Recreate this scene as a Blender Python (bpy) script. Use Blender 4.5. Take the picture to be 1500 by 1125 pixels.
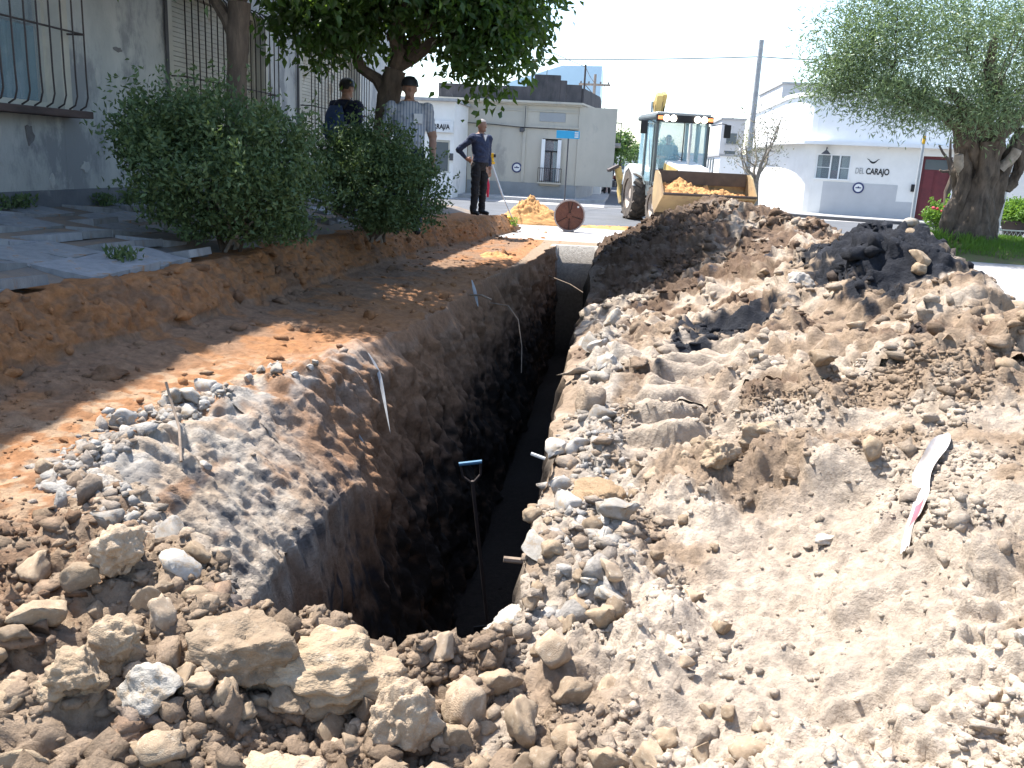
import bpy, bmesh, math, random
import numpy as np
from mathutils import Vector, Matrix, Euler
R = math.radians
for o in list(bpy.data.objects): bpy.data.objects.remove(o, do_unlink=True)
scn = bpy.context.scene
COL = scn.collection
# ---------------------------------------------------------------- camera
cam_d = bpy.data.cameras.new('camera'); cam = bpy.data.objects.new('camera', cam_d); COL.objects.link(cam)
cam_d.lens = 31.2; cam_d.sensor_width = 36; cam_d.clip_start = .05; cam_d.clip_end = 3000
cam.location = (0, 0, 1.45)
cam.rotation_euler = (Matrix.Rotation(R(5.9), 3, 'Z') @ Matrix.Rotation(R(90 - 14.1), 3, 'X') @ Matrix.Rotation(R(3.0), 3, 'Z')).to_euler()
scn.camera = cam
# ---------------------------------------------------------------- light
SUN = Vector((-.41, .24, .86)).normalized()
w = bpy.data.worlds.new('World'); scn.world = w; w.use_nodes = True
nt = w.node_tree; bg = nt.nodes['Background']
sky = nt.nodes.new('ShaderNodeTexSky'); sky.sky_type = 'NISHITA'; sky.sun_disc = False
sky.sun_elevation = math.asin(SUN.z); sky.sun_rotation = math.atan2(SUN.x, SUN.y)
sky.air_density = 1.0; sky.dust_density = 1.0; sky.ozone_density = 1.0
nt.links.new(sky.outputs[0], bg.inputs[0]); bg.inputs[1].default_value = .15
sd = bpy.data.lights.new('sun', 'SUN'); sd.energy = 5.0; sd.angle = R(.5); sd.color = (1, .965, .92)
so = bpy.data.objects.new('sun', sd); COL.objects.link(so); so.rotation_euler = SUN.to_track_quat('Z', 'Y').to_euler()
so.location = (-20, 10, 30)
vs = scn.view_settings; vs.view_transform = 'Standard'; vs.look = 'None'; vs.gamma = 1; vs.exposure = 1.38
try: vs.use_curve_mapping = False
except Exception: pass
# ---------------------------------------------------------------- numpy noise
def _h(ix, iy, iz, s):
    n = (ix.astype(np.int64) * 374761393 + iy.astype(np.int64) * 668265263 + iz.astype(np.int64) * 2147483647 + s * 1274126177) & 0xffffffff
    n = ((n ^ (n >> 13)) * 1274126177) & 0xffffffff
    n = ((n ^ (n >> 16)) * 2246822519) & 0xffffffff
    return (n ^ (n >> 15)) & 0xffff
_a = np.random.RandomState(5); _G = _a.normal(size=(65536, 3)); _G /= np.linalg.norm(_G, axis=1)[:, None]; _G = _G.astype(np.float32)
def noise(P, s=0):
    P = np.asarray(P, np.float32); I = np.floor(P).astype(np.int32); f = P - I; u = f * f * f * (f * (f * 6 - 15) + 10)
    out = np.zeros(len(P), np.float32)
    for dx in (0, 1):
        wx = u[:, 0] if dx else 1 - u[:, 0]
        for dy in (0, 1):
            wy = u[:, 1] if dy else 1 - u[:, 1]
            for dz in (0, 1):
                wz = u[:, 2] if dz else 1 - u[:, 2]
                g = _G[_h(I[:, 0] + dx, I[:, 1] + dy, I[:, 2] + dz, s)]
                out += wx * wy * wz * (g[:, 0] * (f[:, 0] - dx) + g[:, 1] * (f[:, 1] - dy) + g[:, 2] * (f[:, 2] - dz))
    return out * 1.6
def fbm(P, s=0, o=4, lac=2.03, g=.5):
    P = np.asarray(P, np.float32); r = 0; a = 1
    for i in range(o): r = r + a * noise(P, s + i * 17); P = P * lac; a *= g
    return r
def n1(t, s=0, o=3):
    t = np.atleast_1d(np.asarray(t, float)); return fbm(np.stack([t, t * 0 + 3.3, t * 0 + .7], 1), s, o)
def worley(a, b, s=0):
    ia = np.floor(a).astype(np.int32); ib = np.floor(b).astype(np.int32); f1 = np.full(a.shape, 9., np.float32); idv = np.zeros(a.shape, np.float32); f2 = f1.copy()
    for i in (-1, 0, 1):
        for j in (-1, 0, 1):
            ca, cb = ia + i, ib + j
            h1 = _h(ca, cb, ca * 0, s) / 65536.; h2 = _h(ca, cb, ca * 0, s + 7) / 65536.
            d = np.sqrt((ca + h1 - a) ** 2 + (cb + h2 - b) ** 2).astype(np.float32)
            m = d < f1; f2 = np.where(m, f1, np.minimum(f2, d)); idv = np.where(m, _h(ca, cb, ca * 0, s + 13) / 65536., idv); f1 = np.where(m, d, f1)
    return f1, f2, idv
def sstep(a, b, x): t = np.clip((x - a) / (b - a), 0, 1); return t * t * (3 - 2 * t)
def mix(a, b, t): return a + (b - a) * t
# ---------------------------------------------------------------- object helpers
def tag(o, label=None, cat=None, group=None, kind=None):
    if label: o['label'] = label
    if cat: o['category'] = cat
    if group: o['group'] = group
    if kind: o['kind'] = kind
    return o
def thing(name, label, cat, loc=(0, 0, 0), rz=0, group=None):
    o = bpy.data.objects.new(name, None); COL.objects.link(o); o.location = loc; o.rotation_euler = (0, 0, rz); o.empty_display_size = .2
    return tag(o, label, cat, group)
def link(name, me, parent=None):
    o = bpy.data.objects.new(name, me); COL.objects.link(o)
    if parent is not None: o.parent = parent
    return o
def mesh_np(name, V, F, mats=(), smooth=False, col=None, mi=None):
    me = bpy.data.meshes.new(name); V = np.asarray(V, np.float32); F = np.asarray(F, np.int32); k = F.shape[1]
    me.vertices.add(len(V)); me.vertices.foreach_set('co', V.ravel())
    me.loops.add(F.size); me.loops.foreach_set('vertex_index', F.ravel())
    me.polygons.add(len(F)); me.polygons.foreach_set('loop_start', np.arange(0, F.size, k, dtype=np.int32))
    if smooth: me.polygons.foreach_set('use_smooth', np.ones(len(F), bool))
    for m in (mats if isinstance(mats, (list, tuple)) else [mats]): me.materials.append(m)
    if mi is not None: me.polygons.foreach_set('material_index', np.asarray(mi, np.int32))
    me.update(calc_edges=True)
    if col is not None:
        at = me.color_attributes.new('soil', 'FLOAT_COLOR', 'POINT')
        c = np.ones((len(V), 4), np.float32); c[:, :col.shape[1]] = col; at.data.foreach_set('color', c.ravel())
    return me
class MB:
    def __init__(s): s.v = []; s.f = []
    def add(s, v, f):
        b = len(s.v); s.v += [tuple(map(float, p)) for p in v]; s.f += [tuple(i + b for i in q) for q in f]; return s
    def box(s, a, b, rot=None, piv=None):
        x0, y0, z0 = a; x1, y1, z1 = b
        v = [Vector(p) for p in ((x0, y0, z0), (x1, y0, z0), (x1, y1, z0), (x0, y1, z0), (x0, y0, z1), (x1, y0, z1), (x1, y1, z1), (x0, y1, z1))]
        if rot is not None:
            c = Vector(piv) if piv is not None else (Vector(a) + Vector(b)) / 2; m = Euler(rot).to_matrix(); v = [m @ (p - c) + c for p in v]
        return s.add(v, [(0, 3, 2, 1), (4, 5, 6, 7), (0, 1, 5, 4), (1, 2, 6, 5), (2, 3, 7, 6), (3, 0, 4, 7)])
    def tube(s, pts, r, n=8, cap=True):
        P = [Vector(p) for p in pts]; rs = r if isinstance(r, (list, tuple)) else [r] * len(P); ref = None; v = []; f = []
        for i, p in enumerate(P):
            d = (P[min(i + 1, len(P) - 1)] - P[max(i - 1, 0)]).normalized()
            if ref is None: ref = Vector((0, 0, 1)) if abs(d.z) < .9 else Vector((1, 0, 0))
            a = (ref - d * ref.dot(d)).normalized(); ref = a; b = d.cross(a)
            for k in range(n):
                t = 2 * math.pi * k / n; v.append(p + (a * math.cos(t) + b * math.sin(t)) * rs[i])
        for i in range(len(P) - 1):
            for k in range(n): f.append((i * n + k, i * n + (k + 1) % n, (i + 1) * n + (k + 1) % n, (i + 1) * n + k))
        if cap: f.append(tuple(range(n - 1, -1, -1))); f.append(tuple((len(P) - 1) * n + k for k in range(n)))
        return s.add(v, f)
    def prism(s, poly, y0, y1, ax='y'):
        n = len(poly); v = []
        for y in (y0, y1):
            for (a, b) in poly: v.append({'y': (a, y, b), 'x': (y, a, b), 'z': (a, b, y)}[ax])
        f = [tuple(range(n)), tuple(range(2 * n - 1, n - 1, -1))] + [(i, i + n, (i + 1) % n + n, (i + 1) % n) for i in range(n)]
        return s.add(v, f)
    def lathe(s, prof, n=24, c=(0, 0, 0), ax='z'):
        v = []; f = []
        for (r, h) in prof:
            for k in range(n):
                t = 2 * math.pi * k / n; a, b = r * math.cos(t), r * math.sin(t)
                p = {'z': (a, b, h), 'y': (a, h, b), 'x': (h, a, b)}[ax]; v.append((p[0] + c[0], p[1] + c[1], p[2] + c[2]))
        for i in range(len(prof) - 1):
            for k in range(n): f.append((i * n + k, i * n + (k + 1) % n, (i + 1) * n + (k + 1) % n, (i + 1) * n + k))
        return s.add(v, f)
    def ball(s, c, r, u=12, v_=8):
        r = (r, r, r) if not isinstance(r, (tuple, list)) else r
        v = []; f = []
        for i in range(v_ + 1):
            ph = math.pi * i / v_
            for k in range(u):
                t = 2 * math.pi * k / u; v.append((c[0] + r[0] * math.sin(ph) * math.cos(t), c[1] + r[1] * math.sin(ph) * math.sin(t), c[2] + r[2] * math.cos(ph)))
        for i in range(v_):
            for k in range(u): f.append((i * u + k, (i + 1) * u + k, (i + 1) * u + (k + 1) % u, i * u + (k + 1) % u))
        return s.add(v, f)
    def mesh(s, name, mat, smooth=False, merge=True):
        me = bpy.data.meshes.new(name); me.from_pydata(s.v, [], s.f)
        bm = bmesh.new(); bm.from_mesh(me)
        if merge: bmesh.ops.remove_doubles(bm, verts=bm.verts, dist=1e-5)
        bmesh.ops.recalc_face_normals(bm, faces=bm.faces); bm.to_mesh(me); bm.free()
        if mat is not None: me.materials.append(mat)
        if smooth:
            me.polygons.foreach_set('use_smooth', [True] * len(me.polygons))
            try: me.set_sharp_from_angle(angle=R(40))
            except Exception: pass
        return me
    def build(s, name, mat, parent=None, smooth=False, bevel=0):
        o = link(name, s.mesh(name, mat, smooth), parent)
        if bevel:
            b = o.modifiers.new('bevel', 'BEVEL'); b.width = bevel; b.segments = 2; b.limit_method = 'ANGLE'; b.angle_limit = R(35)
        return o
def copy_tree(o, parent=None):
    c = o.copy(); COL.objects.link(c)
    if parent is not None: c.parent = parent
    for ch in list(o.children): copy_tree(ch, c)
    return c
def text_mesh(name, txt, size, mat, parent, loc, rot=(R(90), 0, 0), ext=.008, sx=1, bold=0):
    cu = bpy.data.curves.new(name, 'FONT'); cu.body = txt; cu.size = size; cu.extrude = ext; cu.align_x = 'CENTER'; cu.offset = bold
    t = bpy.data.objects.new('tmp', cu); COL.objects.link(t)
    dg = bpy.context.evaluated_depsgraph_get(); me = bpy.data.meshes.new_from_object(t.evaluated_get(dg)); me.name = name
    bpy.data.objects.remove(t); bpy.data.curves.remove(cu); me.materials.clear(); me.materials.append(mat)
    o = link(name, me, parent); o.location = loc; o.rotation_euler = rot; o.scale = (sx, 1, 1); return o
# ---------------------------------------------------------------- materials
def mat(name, c1, c2=None, scale=4, rough=.8, bump=.0, bscale=40, metal=0, c3=None, s3=1.2, t3=.5, spec=.3, detail=6, stretch=(1, 1, 1)):
    m = bpy.data.materials.new(name); m.use_nodes = True; t = m.node_tree; N = t.nodes; L = t.links; b = N['Principled BSDF']
    b.inputs['Roughness'].default_value = rough; b.inputs['Metallic'].default_value = metal; b.inputs['Specular IOR Level'].default_value = spec
    tc = N.new('ShaderNodeTexCoord'); mp = N.new('ShaderNodeMapping'); L.new(tc.outputs['Object'], mp.inputs[0]); mp.inputs['Scale'].default_value = stretch
    if c2 is None: c2 = tuple(x * .8 for x in c1)
    n = N.new('ShaderNodeTexNoise'); n.inputs['Scale'].default_value = scale; n.inputs['Detail'].default_value = detail; n.inputs['Roughness'].default_value = .65; L.new(mp.outputs[0], n.inputs[0])
    r = N.new('ShaderNodeValToRGB'); r.color_ramp.elements[0].position = .35; r.color_ramp.elements[1].position = .65
    r.color_ramp.elements[0].color = (*c2, 1); r.color_ramp.elements[1].color = (*c1, 1); L.new(n.outputs[0], r.inputs[0]); out = r.outputs[0]
    if c3 is not None:
        n3 = N.new('ShaderNodeTexNoise'); n3.inputs['Scale'].default_value = s3; n3.inputs['Detail'].default_value = 8; n3.inputs['Roughness'].default_value = .7; L.new(mp.outputs[0], n3.inputs[0])
        r3 = N.new('ShaderNodeValToRGB'); r3.color_ramp.elements[0].position = t3; r3.color_ramp.elements[1].position = t3 + .08; L.new(n3.outputs[0], r3.inputs[0])
        mx = N.new('ShaderNodeMix'); mx.data_type = 'RGBA'; L.new(r3.outputs[0], mx.inputs[0]); L.new(out, mx.inputs[6]); mx.inputs[7].default_value = (*c3, 1); out = mx.outputs[2]
    if name in ('earth_clod_rock', 'concrete_chunk', 'paving_slab', 'street_tree_leaf'):
        oi = N.new('ShaderNodeObjectInfo'); rp = N.new('ShaderNodeValToRGB'); rp.color_ramp.elements[0].color = (.66, .62, .58, 1); rp.color_ramp.elements[1].color = (1.12, 1.08, 1.06, 1); e_ = rp.color_ramp.elements.new(.5); e_.color = (.92, .87, .80, 1); L.new(oi.outputs['Random'], rp.inputs[0])
        mo = N.new('ShaderNodeMix'); mo.data_type = 'RGBA'; mo.blend_type = 'MULTIPLY'; mo.inputs[0].default_value = 1; L.new(out, mo.inputs[6]); L.new(rp.outputs[0], mo.inputs[7]); out = mo.outputs[2]
    L.new(out, b.inputs['Base Color'])
    if bump:
        nb = N.new('ShaderNodeTexNoise'); nb.inputs['Scale'].default_value = bscale; nb.inputs['Detail'].default_value = 8; L.new(mp.outputs[0], nb.inputs[0])
        bp = N.new('ShaderNodeBump'); bp.inputs['Strength'].default_value = bump; bp.inputs['Distance'].default_value = .02; L.new(nb.outputs[0], bp.inputs['Height']); L.new(bp.outputs[0], b.inputs['Normal'])
    return m
def soil_mat():
    m = bpy.data.materials.new('soil'); m.use_nodes = True; t = m.node_tree; N = t.nodes; L = t.links; b = N['Principled BSDF']
    b.inputs['Roughness'].default_value = .95; b.inputs['Specular IOR Level'].default_value = .15
    a = N.new('ShaderNodeAttribute'); a.attribute_name = 'soil'; g = N.new('ShaderNodeNewGeometry')
    n = N.new('ShaderNodeTexNoise'); n.inputs['Scale'].default_value = 22; n.inputs['Detail'].default_value = 10; n.inputs['Roughness'].default_value = .72; L.new(g.outputs['Position'], n.inputs[0])
    r = N.new('ShaderNodeValToRGB'); r.color_ramp.elements[0].position = .3; r.color_ramp.elements[1].position = .72; r.color_ramp.elements[0].color = (.62, .6, .58, 1); r.color_ramp.elements[1].color = (1.22, 1.2, 1.18, 1); L.new(n.outputs[0], r.inputs[0])
    mx = N.new('ShaderNodeMix'); mx.data_type = 'RGBA'; mx.blend_type = 'MULTIPLY'; mx.inputs[0].default_value = 1; L.new(a.outputs['Color'], mx.inputs[6]); L.new(r.outputs[0], mx.inputs[7]); L.new(mx.outputs[2], b.inputs['Base Color'])
    nb = N.new('ShaderNodeTexNoise'); nb.inputs['Scale'].default_value = 62; nb.inputs['Detail'].default_value = 8; nb.inputs['Roughness'].default_value = .7; L.new(g.outputs['Position'], nb.inputs[0])
    bp = N.new('ShaderNodeBump'); bp.inputs['Strength'].default_value = 1; bp.inputs['Distance'].default_value = .016; L.new(nb.outputs[0], bp.inputs['Height']); L.new(bp.outputs[0], b.inputs['Normal'])
    return m
def leaf_mat(name, ca, cb, trans, rough=.45, tf=.35):
    m = bpy.data.materials.new(name); m.use_nodes = True; t = m.node_tree; N = t.nodes; L = t.links; b = N['Principled BSDF']
    a = N.new('ShaderNodeAttribute'); a.attribute_name = 'soil'
    mx = N.new('ShaderNodeMix'); mx.data_type = 'RGBA'; L.new(a.outputs['Fac'], mx.inputs[0]); mx.inputs[6].default_value = (*ca, 1); mx.inputs[7].default_value = (*cb, 1)
    L.new(mx.outputs[2], b.inputs['Base Color']); b.inputs['Roughness'].default_value = rough; b.inputs['Specular IOR Level'].default_value = .4
    tr = N.new('ShaderNodeBsdfTranslucent'); tr.inputs[0].default_value = (*trans, 1)
    ms = N.new('ShaderNodeMixShader'); ms.inputs[0].default_value = tf; L.new(b.outputs[0], ms.inputs[1]); L.new(tr.outputs[0], ms.inputs[2]); L.new(ms.outputs[0], N['Material Output'].inputs[0])
    return m
def glass(name, c=(.5, .65, .7), alpha=.35, rough=.05):
    m = bpy.data.materials.new(name); m.use_nodes = True; t = m.node_tree; N = t.nodes; L = t.links; b = N['Principled BSDF']
    b.inputs['Base Color'].default_value = (*c, 1); b.inputs['Roughness'].default_value = rough; b.inputs['Alpha'].default_value = alpha
    return m
def emis(name, c, s):
    m = bpy.data.materials.new(name); m.use_nodes = True; b = m.node_tree.nodes['Principled BSDF']
    b.inputs['Base Color'].default_value = (*c, 1); b.inputs['Emission Color'].default_value = (*c, 1); b.inputs['Emission Strength'].default_value = s; return m
SOIL = soil_mat()
M = dict(
    plaster=mat('weathered_plaster', (.49, .50, .475), (.36, .375, .365), 1.7, .9, .35, 30, c3=(.25, .262, .268), s3=.9, t3=.52, stretch=(1, 1, .6)),
    flake=mat('bare_render', (.5, .5, .47), (.4, .41, .4), 8, .95, .5, 60), flake_dark=mat('exposed_mortar', (.2, .2, .2), (.15, .14, .14), 9, .95, .6, 60),
    iron=mat('rusty_iron', (.035, .03, .03), (.06, .045, .04), 20, .6, .2, 80), sill=mat('old_wood_sill', (.11, .075, .065), (.06, .045, .04), 9, .85, .4, 40, stretch=(1, .2, 1)),
    cream=mat('cream_paint', (.52, .5, .42), (.42, .4, .34), 3, .7, .15, 30), shutter=mat('roller_shutter', (.5, .48, .4), (.38, .35, .28), 2, .6, .1, 30, c3=(.28, .22, .14), s3=1.4, t3=.58),
    curtain_teal=mat('teal_curtain', (.16, .3, .34), (.11, .23, .28), 3, .9), curtain_pale=mat('pale_curtain', (.5, .55, .52), (.4, .45, .43), 3, .9), dark=mat('dark_room', (.02, .022, .025), None, 3, .8),
    pave=mat('paving_slab', (.27, .29, .31), (.19, .205, .225), 4, .85, .4, 50, c3=(.28, .18, .11), s3=3.0, t3=.57), pavebase=mat('sandy_joint', (.22, .16, .11), (.13, .12, .11), 4, .95, .4, 40),
    road=mat('worn_road', (.40, .38, .36), (.30, .29, .28), 1.2, .9, .3, 50, c3=(.45, .36, .26), s3=.35, t3=.6), asphalt=mat('asphalt', (.115, .12, .13), (.085, .09, .095), 1.2, .9, .3, 60, c3=(.19, .17, .15), s3=.5, t3=.6),
    kerb=mat('kerb_concrete', (.4, .4, .39), (.3, .3, .3), 4, .9, .3, 50), ground=mat('far_ground', (.3, .28, .25), (.24, .23, .21), .3, .95),
    bark=mat('citrus_bark', (.12, .09, .065), (.07, .052, .04), 14, .9, .6, 40, stretch=(1, 1, .3)), bark_olive=mat('olive_bark', (.125, .098, .074), (.045, .036, .028), 9, .95, 1, 22, stretch=(1, 1, .35)), bark_pale=mat('pale_bark', (.33, .29, .24), (.22, .19, .155), 14, .9, .4, 40),
    citrus=leaf_mat('citrus_leaf', (.024, .054, .017), (.055, .11, .027), (.19, .32, .035), .42, .32), shrub=leaf_mat('shrub_leaf', (.05, .09, .035), (.11, .155, .055), (.14, .21, .05), .6, .22),
    olive=leaf_mat('olive_leaf', (.095, .145, .07), (.21, .28, .15), (.22, .32, .10), .42, .25), grass=leaf_mat('grass_blade', (.07, .16, .02), (.14, .26, .04), (.25, .42, .05), .6, .35), dryleaf=leaf_mat('sparse_leaf', (.12, .13, .08), (.2, .2, .13), (.25, .25, .12), .7, .25),
    fargreen=leaf_mat('street_tree_leaf', (.05, .10, .03), (.10, .18, .05), (.15, .25, .05), .6, .3),
    beige=mat('beige_render', (.50, .465, .39), (.43, .40, .335), 1.0, .9, .15, 30, c3=(.36, .34, .30), s3=.9, t3=.56, stretch=(1, 1, .5)), dado=mat('grey_dado', (.30, .31, .31), (.25, .26, .26), 2, .9, .15, 30), parapet=mat('mouldy_parapet', (.11, .10, .10), (.05, .05, .052), 2.2, .95, .3, 20, c3=(.2, .19, .18), s3=2.5, t3=.62, stretch=(1, 1, .4)),
    plaque=mat('grey_plaque', (.33, .34, .34), (.3, .31, .31), 2, .9), white=mat('white_paint', (.8, .8, .78), (.74, .74, .73), 1.5, .8, .1, 30), offwhite=mat('offwhite_paint', (.79, .77, .73), (.72, .70, .66), 1.5, .85, .1, 30, c3=(.58, .56, .52), s3=.8, t3=.58), lightgrey=mat('light_grey_paint', (.50, .50, .50), (.45, .45, .45), 1.5, .85, .1, 30),
    pink=mat('pink_render', (.6, .44, .42), (.52, .39, .37), 2, .9), red=mat('maroon_door', (.16, .035, .04), (.12, .03, .035), 6, .5), redbrown=mat('brown_door', (.16, .085, .06), (.11, .06, .045), 6, .6, .2, 30, stretch=(1, 1, .2)), black=mat('black_plastic', (.02, .02, .022), None, 5, .5), darkgrey=mat('dark_grey', (.09, .09, .095), None, 5, .6),
    galv=mat('galvanised_steel', (.45, .46, .46), (.36, .37, .37), 9, .45, .05, 40, metal=.3), blue=mat('street_sign_blue', (.05, .38, .62), (.045, .34, .56), 2, .45), navy=mat('navy_enamel', (.04, .05, .14), None, 3, .5), paper=mat('white_print', (.78, .78, .76), None, 3, .7), ink=mat('black_print', (.03, .03, .03), None, 3, .6), greyink=mat('grey_print', (.36, .36, .35), None, 3, .6),
    sand=mat('orange_sand', (.50, .27, .11), (.40, .21, .08), 6, .95, .5, 40), rust=mat('rusty_iron_disc', (.17, .07, .045), (.11, .045, .035), 7, .75, .4, 30), yellow=mat('machine_yellow', (.50, .37, .13), (.42, .30, .11), 3, .6, .1, 30, c3=(.32, .23, .13), s3=2.2, t3=.55), mwhite=mat('machine_white', (.72, .72, .68), (.62, .61, .56), 2.5, .45, .05, 30), mgrey=mat('machine_grey', (.13, .15, .15), (.1, .115, .115), 3, .6), steel=mat('worn_bucket_steel', (.11, .085, .07), (.07, .055, .05), 3, .6, .2, 20, metal=.2), bucket=mat('dusty_bucket', (.44, .32, .17), (.34, .245, .14), 2.5, .7, .2, 20, c3=(.3, .2, .12), s3=3, t3=.58), rubber=mat('dusty_tyre', (.16, .13, .10), (.06, .05, .045), 6, .9, .3, 30), rim=mat('dusty_rim', (.5, .43, .36), (.4, .33, .27), 5, .7), chrome=mat('chrome', (.6, .6, .6), None, 5, .2, metal=1),
    glass=glass('window_glass', (.35, .42, .45), .28), cabglass=glass('cab_glass', (.55, .85, .95), .25), lampglass=emis('lit_work_lamp', (1, .86, .7), 3.2), amber=emis('amber_lamp', (.9, .25, .08), .8), farglass=glass('far_window', (.08, .10, .11), 1, .15), tower=mat('blue_glass_tower', (.36, .50, .60), (.33, .46, .55), .2, .35), towerline=mat('tower_mullion', (.45, .57, .65), None, .2, .5),
    skin=mat('skin', (.30, .175, .125), (.26, .15, .105), 9, .6), hair=mat('grey_hair', (.3, .28, .27), (.2, .19, .18), 60, .8), hair_dark=mat('dark_hair', (.03, .025, .02), None, 60, .7), navyshirt=mat('navy_jumper', (.035, .045, .085), (.026, .034, .066), 14, .9, .3, 30), blackcloth=mat('black_trousers', (.012, .012, .015), (.018, .018, .021), 14, .85, .3, 20), darkblue=mat('dark_blue_jacket', (.014, .018, .045), (.01, .013, .03), 12, .85, .3, 25), collar=mat('white_collar', (.7, .7, .72), None, 8, .8), tealshirt=mat('teal_shirt', (.06, .17, .18), (.045, .13, .14), 10, .9), bag=mat('blue_backpack', (.035, .06, .14), (.025, .045, .1), 10, .8), reflective=mat('reflective_tape', (.6, .62, .62), None, 8, .4),
    concrete=mat('concrete_chunk', (.40, .385, .36), (.31, .295, .265), 7, .95, .35, 35, c3=(.33, .275, .21), s3=3, t3=.5), rock=mat('earth_clod_rock', (.37, .295, .21), (.28, .215, .15), 6, .97, .45, 38, c3=(.42, .355, .275), s3=5, t3=.56), rock_orange=mat('sandy_block', (.43, .30, .18), (.34, .225, .125), 7, .97, .8, 38),
    wire=mat('cable_black', (.03, .03, .03), None, 5, .6), wood=mat('weathered_wood', (.24, .20, .17), (.15, .125, .1), 10, .9, .3, 40, stretch=(1, 1, .1)), bluepaint=mat('blue_handle', (.09, .22, .34), (.07, .17, .27), 8, .6), root=mat('dry_root', (.3, .23, .17), (.2, .15, .11), 20, .9), plastic=mat('torn_plastic', (.42, .43, .43), (.28, .28, .28), 9, .5), flower=mat('red_flower', (.5, .06, .08), None, 9, .7), terracotta=mat('dark_pot', (.06, .045, .04), None, 6, .8), caseyellow=mat('yellow_case', (.72, .40, .02), (.62, .34, .02), 5, .5), alu=mat('aluminium_leg', (.62, .62, .62), None, 5, .4, metal=.4), redcloth=mat('red_strap', (.5, .02, .05), None, 5, .7), green=mat('turquoise_wall', (.3, .62, .58), (.27, .56, .52), 2, .8),
)
def stripes():
    m = bpy.data.materials.new('striped_shirt'); m.use_nodes = True; t = m.node_tree; N = t.nodes; L = t.links; b = N['Principled BSDF']; b.inputs['Roughness'].default_value = .9
    tc = N.new('ShaderNodeTexCoord'); wv = N.new('ShaderNodeTexWave'); wv.inputs['Scale'].default_value = 9; wv.inputs['Distortion'].default_value = .6; wv.bands_direction = 'X'; L.new(tc.outputs['Object'], wv.inputs[0])
    r = N.new('ShaderNodeValToRGB'); r.color_ramp.elements[0].color = (.20, .225, .28, 1); r.color_ramp.elements[1].color = (.36, .37, .40, 1); r.color_ramp.elements[0].position = .25; r.color_ramp.elements[1].position = .6; L.new(wv.outputs[0], r.inputs[0]); L.new(r.outputs[0], b.inputs['Base Color']); return m
M['stripe'] = stripes()
# ================================================================ TERRAIN
CP = np.array([  # control points X, Y, z of the dug ground and the heap (without the trench)
    (-2.85, .5, .34), (-2.85, 2, .36), (-2.85, 4.4, .34), (-2.85, 7, .25), (-2.85, 10, .17), (-2.85, 13.5, .08), (-2.85, 17, .03),
    (-1.95, 3.05, .2), (-1.9, 4, .2), (-1.66, 5.2, .18), (-1.47, 9, .1), (-1.1, 13, .05), (-1, 16.2, 0), (-.6, 17.2, 0),
    (-2.2, 2.2, .24), (-1.6, 2.2, .26), (-1.1, 2.1, .25), (-.6, 2.05, .2), (-1.3, 1.6, .19), (-.6, 1.6, .12), (-.2, 1.7, .08), (-1, 1.1, .12), (0, 1.1, .16), (-2, .5, .12), (0, .3, .08), (1.5, .3, .2),
    (-.25, 2.4, .2), (-.18, 3.5, .22), (-.18, 5.1, .2), (-.2, 7, .15), (-.2, 9, .12), (-.2, 13, .05), (-.2, 16.8, 0),
    (.25, 3.9, .3), (.3, 1.8, .22), (.65, 2.5, .3), (.7, 3.2, .36), (.5, 5.2, .36), (.8, 4.4, .43), (.56, 6.5, .36), (.9, 1.7, .4),
    (1.08, 2.2, .56), (1.16, 3.2, .54), (.77, 3.6, .41), (1.74, 3.8, .67), (1.96, 4.5, .75), (2.07, 5.2, .87), (2.21, 6.2, 1.02), (2.21, 7.2, .96), (2.14, 8.5, .80), (2.21, 10, .87), (2.06, 10.8, .94), (1.85, 11.5, .93), (1.5, 13, 1.03), (.86, 13.8, .74), (.23, 14.5, .36),
    (1.11, 7, .5), (1.69, 5.5, .66), (.3, 10, .46), (1.24, 5.6, .5), (1.2, 9, .62), (.9, 11.5, .68), (.35, 12.5, .5),
    (1.7, 2.2, .72), (2.2, 1.2, .7), (2.8, 2.5, .5), (2.35, 5.0, .58), (2.75, 6.0, .42), (2.75, 7.2, .45), (2.25, 4.0, .5), (3.2, 4, .1), (3.3, 6.3, .06), (3.2, 8.5, .1), (3.2, 11, .15), (2.8, 13.5, .3), (1.8, 14.8, .45), (.8, 15.6, .15), (2, 16.4, .02),
    (4.6, 1, .1), (4.6, 4, .03), (4.6, 8, .02), (4.6, 12, .0), (4.6, 16, .0), (3, 17.4, 0), (1, 17.4, 0)], float)
def _tps(d2): return np.where(d2 > 1e-9, .5 * d2 * np.log(d2 + 1e-12), 0)
_n = len(CP); _A = np.zeros((_n + 3, _n + 3)); _A[:_n, :_n] = _tps(((CP[:, None, :2] - CP[None, :, :2]) ** 2).sum(-1)) + np.eye(_n) * .01
_A[:_n, _n] = 1; _A[:_n, _n + 1:] = CP[:, :2]; _A[_n, :_n] = 1; _A[_n + 1:, :_n] = CP[:, :2].T
_W = np.linalg.solve(_A, np.concatenate([CP[:, 2], [0, 0, 0]]))
def tps(X, Y):
    sh = X.shape; x = X.ravel(); y = Y.ravel(); out = np.empty(len(x))
    for i in range(0, len(x), 40000):
        a = x[i:i + 40000]; b = y[i:i + 40000]
        out[i:i + 40000] = _tps((a[:, None] - CP[None, :, 0]) ** 2 + (b[:, None] - CP[None, :, 1]) ** 2) @ _W[:_n] + _W[_n] + _W[_n + 1] * a + _W[_n + 2] * b
    return out.reshape(sh)
def z_side(Y): return np.interp(Y, [4, 6, 17, 20], [.63, .6, .38, .3])
def bank_top(Y): return -3.02 + .10 * n1(np.asarray(Y) * .9, 4) + np.interp(Y, [12, 19.5], [0, .75])
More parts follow.
